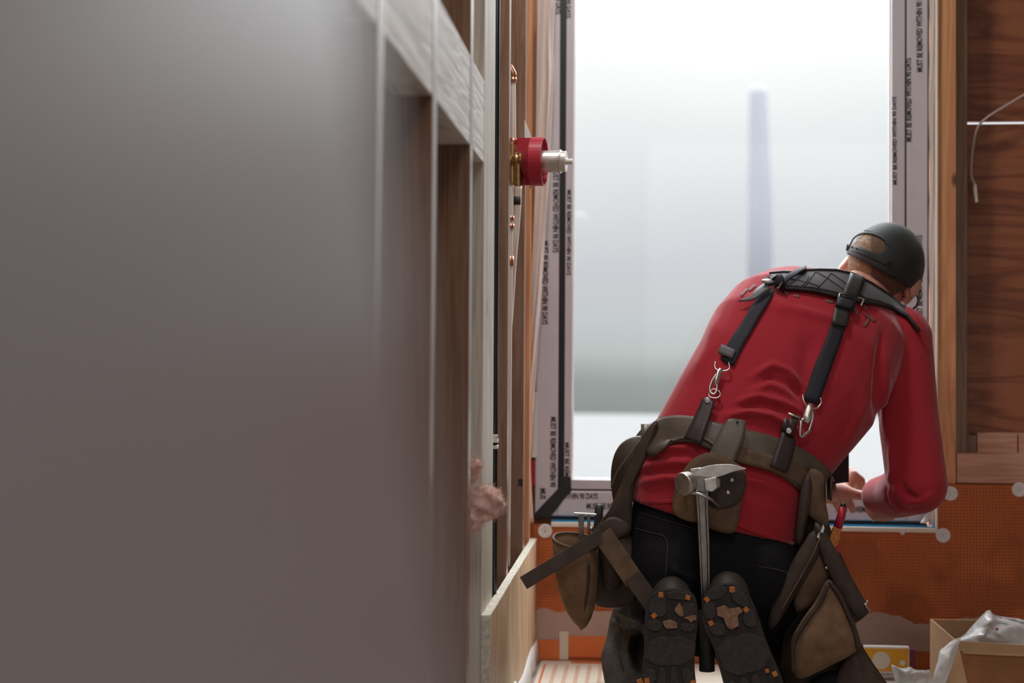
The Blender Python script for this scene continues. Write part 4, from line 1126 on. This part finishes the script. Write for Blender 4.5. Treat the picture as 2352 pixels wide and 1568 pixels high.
# left front end of pad curling up
ALLT = bvh([shirt, trousers])
PT = BVHTree.FromPolygons([v for r in [padpt(i / 60, t / 10) for i in range(61) for t in range(11)] for v in (r,)],
      [(i * 11 + t, i * 11 + t + 1, (i + 1) * 11 + t + 1, (i + 1) * 11 + t) for i in range(60) for t in range(10)])
class Multi:
    def __init__(s, *t): s.t = t
    def ray_cast(s, o, d):
        best = (None, None, None, None)
        for t in s.t:
            h = t.ray_cast(o, d)
            if h[0] is not None and (best[0] is None or h[3] < best[3]): best = h
        return best
    def find_nearest(s, p): return s.t[0].find_nearest(p)
PC = Multi(CLOTH, PT)
# right brace: leather tab over the pad, buckle, webbing
B['web'] = ribbon('brace_strap', [(1925, 742), (1915, 775), (1900, 815), (1880, 870), (1861, 924)], 34, M['web'], tb, off=.004, th=.003, nx=4, step=4, wl=[31, 33, 34, 36, 34])
ribbon('strap_tab', [(1969, 630), (1960, 655), (1950, 680), (1944, 696)], 33, M['blk_gloss'], tb, off=.006, th=.003, tree=PC, nx=4)
ribbon('strap_tab', [(1936, 698), (1930, 722), (1924, 749)], 35, M['blk_gloss'], tb, off=.008, th=.003, tree=PC, nx=4)
ribbon('strap_keeper', [(1938, 697), (1933, 716)], 40, M['web'], tb, off=.013, th=.008, tree=PC, nx=4, smooth_it=0)
def wire(name, P, r, par, m='steel', tree=None, off=.010, ext=0):
    return obj(name, MB().tube(catmull([surf(x, y, off, tree)[0] for x, y in P], 5), r * .001, 8), M[m], par, smooth=True)
wire('buckle', [(1918, 700), (1922, 688), (1928, 684), (1972, 694), (1976, 698), (1970, 710)], 1.9, tb, tree=PC, off=.014)
wire('buckle', [(1926, 690), (1968, 699)], 1.6, tb, tree=PC, off=.015, m='blk_gloss')
# left brace
ribbon('brace_strap', [(1770, 668), (1752, 695), (1734, 722), (1712, 760), (1690, 795), (1672, 835)], 26, M['web'], tb, off=.005, th=.003, nx=4, step=4, wl=[20, 26, 27, 29, 31, 30])
ribbon('strap_keeper', [(1676, 803), (1668, 822)], 34, M['pad'], tb, off=.009, th=.004, nx=4, smooth_it=0)
ribbon('strap_tab', [(1852, 622), (1830, 632), (1808, 645), (1795, 656)], 16, M['web'], tb, off=.008, th=.003, tree=PC, nx=3, Y=3.24, wl=[8, 10, 12, 14])
ribbon('strap_keeper', [(1800, 650), (1775, 656), (1757, 660)], 18, M['web'], tb, off=.014, th=.006, tree=PC, nx=3, Y=3.24)
ribbon('strap_end', [(1766, 668), (1748, 680), (1728, 694), (1702, 701)], 12, M['blk_gloss'], tb, off=.014, th=.002, nx=3, wl=[20, 18, 10, 2], Y=3.24)
p_, n_ = surf(1766, 662, .018, PC, Y=3.23); obj('snap_button', MB().ball(p_, .0145, .003, .0055, Euler((0, radians(4), 0)).to_matrix()), M['steel'], tb, smooth=True)
wire('buckle', [(1786, 652), (1789, 660), (1798, 659), (1800, 650)], 1.6, tb, tree=PC, off=.014)
# swivel clips
def ring_on(name, x, y, R_, r, off=.010, par=None, tilt=(0, -1, .0), sx=1, m='steel', a0=0, a1=2 * pi, up=None, Y=None):
    p, n_ = surf(x, y, off, Y=Y)
    return obj(name, MB().ring(p, tilt, R_ * .001, r * .001, 20, 8, sx=sx, a0=a0, a1=a1, up=up), M[m], par or tb, smooth=True)
lc = bpy.data.objects.new('swivel_clip', None); COL.objects.link(lc); lc.parent = tb; lc.matrix_parent_inverse = Matrix.Translation(-tb.location)
wire('d_ring', [(1647, 838), (1645, 850), (1652, 857), (1668, 858), (1677, 852), (1676, 840)], 1.6, lc, off=.012)
obj('clip_body', MB().tube([surf(x, y, .013)[0] for x, y in ((1660, 856), (1655, 866), (1650, 880), (1646, 892))], [.006, .0085, .0075, .005], 10, flat=.6), M['steel'], lc, smooth=True)
wire('clip_hook', [(1648, 868), (1640, 880), (1635, 893), (1634, 905), (1641, 912), (1648, 904), (1650, 890)], 2.2, lc, off=.014)
wire('split_ring', [(1630, 912), (1640, 900), (1653, 904), (1655, 914), (1646, 920), (1634, 918), (1630, 912)], 1.6, lc, off=.012)
rc_ = bpy.data.objects.new('swivel_clip', None); COL.objects.link(rc_); rc_.parent = tb; rc_.matrix_parent_inverse = Matrix.Translation(-tb.location)
wire('d_ring', [(1842, 914), (1841, 928), (1848, 936), (1862, 940), (1873, 938), (1880, 926), (1879, 916)], 1.6, rc_, off=.012)
obj('clip_body', MB().tube([surf(x, y, .013)[0] for x, y in ((1858, 932), (1854, 942), (1848, 958), (1842, 972))], [.005, .0085, .0095, .0080], 10, flat=.6), M['steel'], rc_, smooth=True)
wire('clip_hook', [(1858, 945), (1859, 960), (1852, 985), (1844, 996), (1834, 994), (1829, 982), (1833, 970), (1840, 964)], 3.0, rc_, off=.014)
# leather tabs linking braces to the belt
ribbon('brace_tab', [(1632, 924), (1622, 950), (1608, 985), (1594, 1018)], 32, M['tab'], tb, off=.014, th=.004, nx=4, step=4, wl=[26, 30, 34, 38])
ribbon('brace_tab', [(1812, 968), (1806, 1000), (1795, 1040), (1782, 1078)], 36, M['tab'], tb, off=.014, th=.004, nx=4, step=4, wl=[28, 34, 38, 40])
for x_, y_ in ((1629, 928), (1812, 979)):
    p_, n_ = surf(x_, y_, .018); obj('rivet', MB().lathe(p_, (0, -1, 0), [(0, .0062), (.0015, .0055), (.0018, .002)], 16), M['steel'], tb, bevel=.0004)
p_, n_ = surf(1817, 961, .013); obj('metal_bar', MB().tube([surf(1803, 958, .015)[0], surf(1832, 963, .015)[0]], .0030, 8), M['steel'], tb, smooth=True)
# hammer holder: strap over the belt, leather backing, steel loop
hh = obj('hammer_holder', MB(), M['leather'], tb) if False else None
YHD = surf(1640, 1120, 0)[0].y - .022
HP = [(1600, 1046), (1640, 1036), (1685, 1058), (1712, 1078), (1716, 1110), (1704, 1150), (1694, 1212), (1680, 1227), (1645, 1220), (1600, 1200), (1555, 1188), (1542, 1172), (1550, 1120), (1572, 1075)]
B['hold'] = slab('hammer_holder', [(x, y, YHD) for x, y in HP], M['leather'], tb, th=.010, bulge=.006, rnd=2)
slab('holder_reinforcement', [(x, y, YHD - .008) for x, y in ((1640, 1095), (1680, 1078), (1714, 1084), (1713, 1115), (1700, 1150), (1678, 1165), (1640, 1170), (1620, 1150))], M['leather_dark'], B['hold'], th=.006, bulge=.002, rnd=1)
slab('holder_lobe', [(x, y, YHD - .006) for x, y in ((1556, 1120), (1600, 1125), (1612, 1195), (1590, 1200), (1556, 1188), (1545, 1172))], M['leather_tan'], B['hold'], th=.006, bulge=.004, rnd=2)
ribbon('holder_strap', [(1694, 968), (1682, 1000), (1664, 1040), (1648, 1078)], 52, M['belt'], tb, off=.019, th=.004, nx=6, step=4, wl=[34, 54, 56, 60])
p_, n_ = surf(1691, 978, .024); obj('rivet_hole', MB().ball(p_, .0028, .001, .0028), M['gasket'], tb, smooth=True)
HT = bvh([B['hold']]) if False else CLOTH
for x_, y_ in ((1681, 1102), (1672, 1131)):
    p_ = pt(x_, y_, YHD - .012); obj('rivet', MB().ball(p_, .0045, .002, .0045), M['steel'], B['hold'], smooth=True)

YH = YHD - .030      # hammer hangs just behind the holder's face, toward the viewer
obj('steel_loop', MB().tube(catmull([pt(1572, 1140, YH + .03), pt(1576, 1135, YH + .005), pt(1592, 1132, YH - .022), pt(1612, 1136, YH - .03), pt(1632, 1146, YH - .022), pt(1648, 1160, YH + .01), pt(1652, 1166, YH + .03)], 6), .0030, 8, flat=.9), M['steel'], tb, smooth=True)
# ---- hammer
ham = thing('hammer', 'steel claw hammer hanging head up in the belt loop', 'hammer', pt(1618, 1130, YH))
ha = V((-.72, -.66, -.16)).normalized()
h0 = pt(1618, 1097, YH)
obj('striking_face', MB().lathe(pt(1592, 1105, YH), ha, [(-.006, .0120), (.0, .0130), (.006, .0185), (.012, .0225), (.027, .0235), (.0295, .0222), (.0300, .0150)], 28), M['steel'], ham, smooth=False, bevel=.0008)
k_ = mm(YH)
def plate(pts, Y, th): return MB().prism([pt(x, y, Y) for x, y in pts], (0, th, 0))
obj('hammer_head', plate([(1592, 1078), (1598, 1075), (1612, 1073), (1622, 1082), (1640, 1088), (1656, 1100), (1656, 1118), (1640, 1128), (1620, 1132), (1598, 1128), (1588, 1112), (1590, 1090)], YH - .010, .022), M['steel_dark'], ham, bevel=.003)
clw = MB()
for dy in (-.012, .006):
    top = catmull([V((1586, 1082, 0)), V((1610, 1074, 0)), V((1640, 1067, 0)), (V((1680, 1066, 0))), V((1714, 1075, 0))], 5)
    bot = catmull([V((1586, 1092, 0)), V((1612, 1094, 0)), V((1645, 1096, 0)), (V((1685, 1083, 0))), V((1714, 1077, 0))], 5)
    R = [[pt(a.x, a.y, YH + dy), pt(a.x, a.y, YH + dy + .010), pt(b_.x, b_.y, YH + dy + .010), pt(b_.x, b_.y, YH + dy)] for a, b_ in zip(top, bot)]
    clw.rings(R)
obj('claw', clw, M['steel'], ham, smooth=False, bevel=.0012)
obj('nail_notch', MB().prism([pt(x, y, YH - .0145) for x, y in ((1586, 1077), (1604, 1074), (1606, 1079), (1598, 1081), (1597, 1084), (1586, 1083))], (0, .006, 0)), M['steel'], ham, bevel=.0006)
obj('cheek', plate([(1616, 1100), (1646, 1094), (1648, 1120), (1636, 1130), (1620, 1126)], YH - .0135, .006), M['steel'], ham, bevel=.0018)
hdl = MB()
hp = [(1612, 1125), (1614, 1180), (1617, 1250), (1620, 1345), (1622, 1420)]
for (w0, w1, dy0, dy1, off_) in ((-13, -7, -.012, .012, 0), (7, 13, -.012, .012, 0), (-8, 8, -.004, .004, 0)):
    R = []
    for x, y in hp:
        f = 1.15 if y < 1150 else (1.0 if y < 1300 else .85)
        R.append([pt(x + w0 * f, y, YH + dy0), pt(x + w1 * f, y, YH + dy0), pt(x + w1 * f, y, YH + dy1), pt(x + w0 * f, y, YH + dy1)])
    hdl.rings(R)
obj('handle', hdl, M['steel_dark'], ham, smooth=False, bevel=.0015)
obj('grip', MB().tube([pt(1621, 1400, YH), pt(1623, 1480, YH), pt(1624, 1540, YH)], [.014, .0145, .0155], 14), M['blk_gloss'], ham, smooth=True)

# ---- left pouch set
YL = 2.95
pl_ = bpy.data.objects.new('nail_pouch', None); COL.objects.link(pl_); pl_.parent = tb; pl_.matrix_parent_inverse = Matrix.Translation(-tb.location)
def slab3(name, poly, Y, m, par, **k): return slab(name, [(x, y, Y) if len((x, y)) == 2 else (x, y) for x, y in poly], m, par, **k)
slab3('pouch_top', [(1402, 1120), (1404, 1060), (1420, 1024), (1448, 1005), (1478, 1002), (1500, 1010), (1495, 1060), (1470, 1120), (1440, 1180), (1418, 1195)], 3.02, M['leather_dark'], pl_, th=.05, bulge=.022, rnd=2)
slab3('pouch_flap', [(1500, 968), (1512, 965), (1508, 1000), (1480, 1062), (1455, 1110), (1452, 1170), (1450, 1230), (1420, 1235), (1395, 1250), (1368, 1262), (1352, 1250), (1390, 1190), (1418, 1130), (1440, 1075), (1470, 1010)], 2.97, M['leather_dark'], pl_, th=.02, bulge=.006, rnd=1)
slab3('pouch_body', [(1362, 1230), (1400, 1215), (1450, 1225), (1475, 1290), (1505, 1330), (1500, 1365), (1470, 1380), (1430, 1394), (1385, 1396), (1362, 1385), (1352, 1300)], 2.98, M['leather_dark'], pl_, th=.06, bulge=.018, rnd=2)
slab3('pouch_pocket', [(1375, 1245), (1400, 1250), (1425, 1290), (1432, 1350), (1390, 1358), (1382, 1310)], 2.955, M['leather_dark'], pl_, th=.012, bulge=.010, rnd=1)
edge = [pt(x, y, 2.968) for x, y in ((1505, 972), (1492, 1005), (1468, 1050), (1446, 1082), (1430, 1120), (1405, 1165), (1372, 1210))]
obj('flap_seam', MB().tube(catmull(edge, 5), .0018, 6), M['leather'], pl_, smooth=True)
edge = [pt(x, y, 2.985) for x, y in ((1404, 1120), (1420, 1080), (1446, 1045), (1470, 1012))]
obj('flap_seam', MB().tube(catmull(edge, 5), .0018, 6), M['leather'], pl_, smooth=True)
# open holster: thick-walled bag tapering to a rounded tip
hs_ = MB(); R = []
prof = [(1242, 1322, 54, .042), (1270, 1322, 52, .042), (1310, 1323, 50, .042), (1350, 1325, 45, .038), (1385, 1328, 38, .032), (1412, 1330, 28, .024), (1430, 1331, 17, .015), (1439, 1331, 5, .005)]
def bagring(y, cx, hw, d, sc=1, tilt=12):
    c_ = pt(cx, y, YL); w = hw * mm(YL)
    return [c_ + V((cos(a) * w * sc, sin(a) * d * sc, -.006 * cos(a) + .010 * sin(a) * (tilt / 12))) for a in [2 * pi * q / 32 for q in range(32)]]
for i, (y, cx, hw, d) in enumerate(prof): R.append(bagring(y, cx, hw, d, 1, 12 if i < 3 else 4))
inn = [bagring(y, cx, hw, d, .93, 12 if i < 3 else 4) for i, (y, cx, hw, d) in enumerate(prof[:6])]
R = list(reversed(R)) + inn
hs_.rings(R)
obj('holster', hs_, M['leather_tan'], pl_, smooth=True)
lip = bagring(1241, 1322, 54, .042, .965); lip.append(lip[0])
obj('holster_lip', MB().tube(lip, .0028, 8), M['leather'], pl_, smooth=True)
obj('holster_seam', MB().tube(catmull([pt(1352, 1290, YL - .036), pt(1350, 1340, YL - .034), pt(1343, 1390, YL - .028), pt(1334, 1425, YL - .016)], 5), .0035, 6), M['leather_dark'], pl_, smooth=True)
def bar(name, P, w, Y, m, par, th=.004, Yend=None):
    a, b_ = V((*P[0], 0)), V((*P[1], 0)); t = (b_ - a).normalized(); n_ = V((-t.y, t.x, 0)) * w / 2
    Ye = Yend or Y
    q = [pt((a + n_).x, (a + n_).y, Y), pt((a - n_).x, (a - n_).y, Y), pt((b_ - n_).x, (b_ - n_).y, Ye), pt((b_ + n_).x, (b_ + n_).y, Ye)]
    return obj(name, MB().prism(q, (0, th, 0)), m, par, bevel=.001)
bar('loose_strap', [(1202, 1339), (1385, 1228)], 32, 2.86, M['leather_dark'], tb, th=.004, Yend=2.90)
bar('hanging_strap', [(1383, 1225), (1458, 1335)], 46, 2.90, M['leather'], tb, th=.004, Yend=2.885)
bar('hanging_strap', [(1452, 1322), (1502, 1392)], 42, 2.882, M['leather_dark'], tb, th=.004, Yend=2.87)
slab3('strap_gusset', [(1352, 1232), (1372, 1208), (1405, 1185), (1435, 1195), (1450, 1215), (1425, 1235), (1400, 1250), (1378, 1262), (1362, 1256)], 2.915, M['leather_dark'], tb, th=.01, bulge=.004)
# combination square and plier handle standing in the pouch
sq = thing('metal_square', 'small metal square standing in the open pouch at the hip', 'tool', pt(1340, 1240, YL))
obj('head', MB().prism([pt(x, y, YL - .003) for x, y in ((1318, 1177), (1370, 1180), (1369, 1184), (1318, 1182))], (0, .010, 0)), M['steel'], sq, bevel=.0006)
obj('blade', MB().prism([pt(x, y, YL) for x, y in ((1328, 1182), (1342, 1183), (1340, 1262), (1330, 1262))], (0, .004, 0)), M['steel_dark'], sq, bevel=.0006)
obj('blade', MB().prism([pt(x, y, YL) for x, y in ((1348, 1183), (1356, 1184), (1356, 1250), (1350, 1250))], (0, .004, 0)), M['steel_dark'], sq, bevel=.0006)
hk = thing('screwdriver', 'dark knob-ended tool handle sticking up beside the metal square', 'tool', pt(1373, 1240, 2.985))
obj('handle', MB().tube([pt(1366, 1260, 2.985), pt(1370, 1215, 2.985), pt(1375, 1185, 2.985), pt(1376, 1166, 2.985), pt(1377, 1158, 2.985)], [.006, .007, .0085, .0095, .006], 14), M['blk_gloss'], hk, smooth=True)
obj('collar', MB().tube([pt(1350, 1212, 2.96), pt(1364, 1216, 2.96)], .004, 8), M['steel'], hk, smooth=True)

# ---- right pouch set
YR = 2.93
rp = bpy.data.objects.new('tool_pouch', None); COL.objects.link(rp); rp.parent = tb; rp.matrix_parent_inverse = Matrix.Translation(-tb.location)
S = lambda n_, poly, Y, m, **k: slab3(n_, poly, Y, M[m], rp, **k)
S('pouch_back', [(1850, 1120), (1892, 1150), (1906, 1215), (1940, 1290), (1975, 1370), (1998, 1405), (1975, 1425), (1962, 1432), (1976, 1475), (2010, 1530), (2060, 1600), (1960, 1640), (1850, 1620), (1790, 1560), (1800, 1450), (1830, 1300), (1840, 1200)], 2.99, 'leather_dark', th=.03, bulge=.012, rnd=1)
S('hanger', [(1858, 1075), (1880, 1078), (1895, 1095), (1896, 1150), (1905, 1195), (1898, 1215), (1865, 1190), (1842, 1165), (1850, 1110)], 2.93, 'leather', th=.02, bulge=.008, rnd=1)
S('hanger_fold', [(1842, 1110), (1858, 1085), (1866, 1110), (1862, 1160), (1850, 1205), (1842, 1250), (1826, 1250), (1832, 1180)], 2.92, 'leather_dark', th=.02, bulge=.008, rnd=1)
S('long_flap', [(1868, 1212), (1890, 1230), (1888, 1262), (1850, 1330), (1806, 1400), (1776, 1448), (1762, 1440), (1772, 1392), (1800, 1330), (1832, 1270)], 2.91, 'leather_dark', th=.012, bulge=.010, rnd=1)
S('side_pocket', [(1862, 1225), (1880, 1215), (1900, 1250), (1908, 1310), (1880, 1370), (1850, 1400), (1822, 1408), (1830, 1330), (1848, 1270)], 2.925, 'leather', th=.012, bulge=.010, rnd=1)
S('outer_flap', [(1868, 1198), (1888, 1205), (1925, 1270), (1968, 1345), (1998, 1402), (1985, 1418), (1968, 1422), (1940, 1385), (1910, 1330), (1880, 1260)], 2.905, 'leather_dark', th=.012, bulge=.006, rnd=1)
S('front_pocket', [(1905, 1330), (1915, 1345), (1945, 1395), (1968, 1440), (1980, 1482), (1955, 1505), (1900, 1532), (1845, 1560), (1822, 1552), (1818, 1505), (1822, 1465), (1850, 1420), (1880, 1380)], 2.885, 'leather_tan', th=.03, bulge=.022, rnd=1)
S('lower_pouch', [(1962, 1478), (1985, 1505), (2020, 1550), (2070, 1620), (1960, 1640), (1915, 1600), (1925, 1545), (1945, 1510)], 2.90, 'leather_dark', th=.02, bulge=.016, rnd=1)
S('hip_flap', [(1860, 1570), (1900, 1545), (1940, 1545), (1930, 1600), (1900, 1640), (1850, 1640)], 2.915, 'jeans', th=.02, bulge=.01, rnd=1)
obj('pocket_binding', MB().tube(catmull([pt(x, y, 2.876) for x, y in ((1822, 1545), (1822, 1480), (1850, 1428), (1882, 1385), (1902, 1340))], 6), .0045, 8), M['leather_dark'], rp, smooth=True)
obj('pocket_binding', MB().tube(catmull([pt(x, y, 2.876) for x, y in ((1905, 1335), (1930, 1370), (1950, 1415), (1965, 1455), (1972, 1490))], 6), .0045, 8), M['leather_dark'], rp, smooth=True)
obj('flap_stitching', MB().tube(catmull([pt(x, y, 2.897) for x, y in ((1884, 1232), (1866, 1275), (1830, 1340), (1795, 1400))], 6), .0012, 6), M['leather_tan'], rp, smooth=True)
obj('rivet', MB().ball(pt(1898, 1304, 2.898), .0030), M['steel'], rp, smooth=True)
obj('white_scuff', MB().prism([pt(x, y, 2.903) for x, y in ((1891, 1204), (1886, 1218), (1880, 1225), (1876, 1232), (1884, 1240), (1889, 1228), (1894, 1212))], (0, .003, 0)), M['white'], rp)
obj('buckle_end', MB().box(*sorted((pt(1896, 1100, 2.92).x, pt(1900, 1100, 2.92).x)), 2.92, 2.935, pt(1898, 1148, 2.92).z, pt(1898, 1110, 2.92).z), M['steel_dark'], rp, bevel=.001)
obj('metal_edge', MB().tube([pt(1986, 1385, 2.90), pt(1990, 1393, 2.90), pt(2000, 1404, 2.90)], .0018, 6).tube([pt(1988, 1392, 2.90), pt(1993, 1378, 2.90)], .0012, 6), M['steel'], rp, smooth=True)
# front brace end seen past the waist
obj('front_strap', MB().prism([pt(x, y, 3.33) for x, y in ((1950, 1040), (1950, 1107), (1926, 1110), (1912, 1112), (1898, 1142), (1893, 1135), (1898, 1100), (1925, 1060))], (0, .012, 0)), M['web'], tb, bevel=.001)
# red and orange screwdriver in the right pouch
sd = thing('utility_knife', 'red and orange tool handle standing in the hip pouch', 'tool', pt(1920, 1240, 2.95))
obj('red_handle', MB().tube([pt(1936, 1163, 2.94), pt(1932, 1185, 2.94), pt(1924, 1212, 2.94)], [.0078, .0088, .0090], 14), M['redplastic'], sd, smooth=True)
obj('end_cap', MB().tube([pt(1938, 1155, 2.94), pt(1936, 1165, 2.94)], [.005, .0068], 12), M['gasket'], sd, smooth=True)
obj('orange_body', MB().prism([pt(x, y, 2.932) for x, y in ((1916, 1208), (1934, 1212), (1930, 1240), (1918, 1268), (1905, 1262), (1902, 1245))], (0, .014, 0)), M['lug'], sd, bevel=.003)
obj('red_guard', MB().prism([pt(x, y, 2.93) for x, y in ((1930, 1250), (1932, 1262), (1920, 1282), (1914, 1270))], (0, .012, 0)), M['redplastic'], sd, bevel=.002)
# caulk nozzle in his right hand
ck = thing('caulking_tool', 'small pale blue tool tip held in the right hand at the sill', 'tool', pt(2015, 1188, 3.40))
obj('tip', MB().tube([pt(2022, 1181, 3.39), pt(2012, 1189, 3.40), pt(2005, 1196, 3.41)], [.0052, .0045, .0028], 10), mat('pale_blue', (.35, .62, .75), .3), ck, smooth=True)
obj('shaft', MB().tube([pt(2022, 1181, 3.39), pt(2044, 1166, 3.38)], .0042, 10), M['white'], ck, smooth=True)
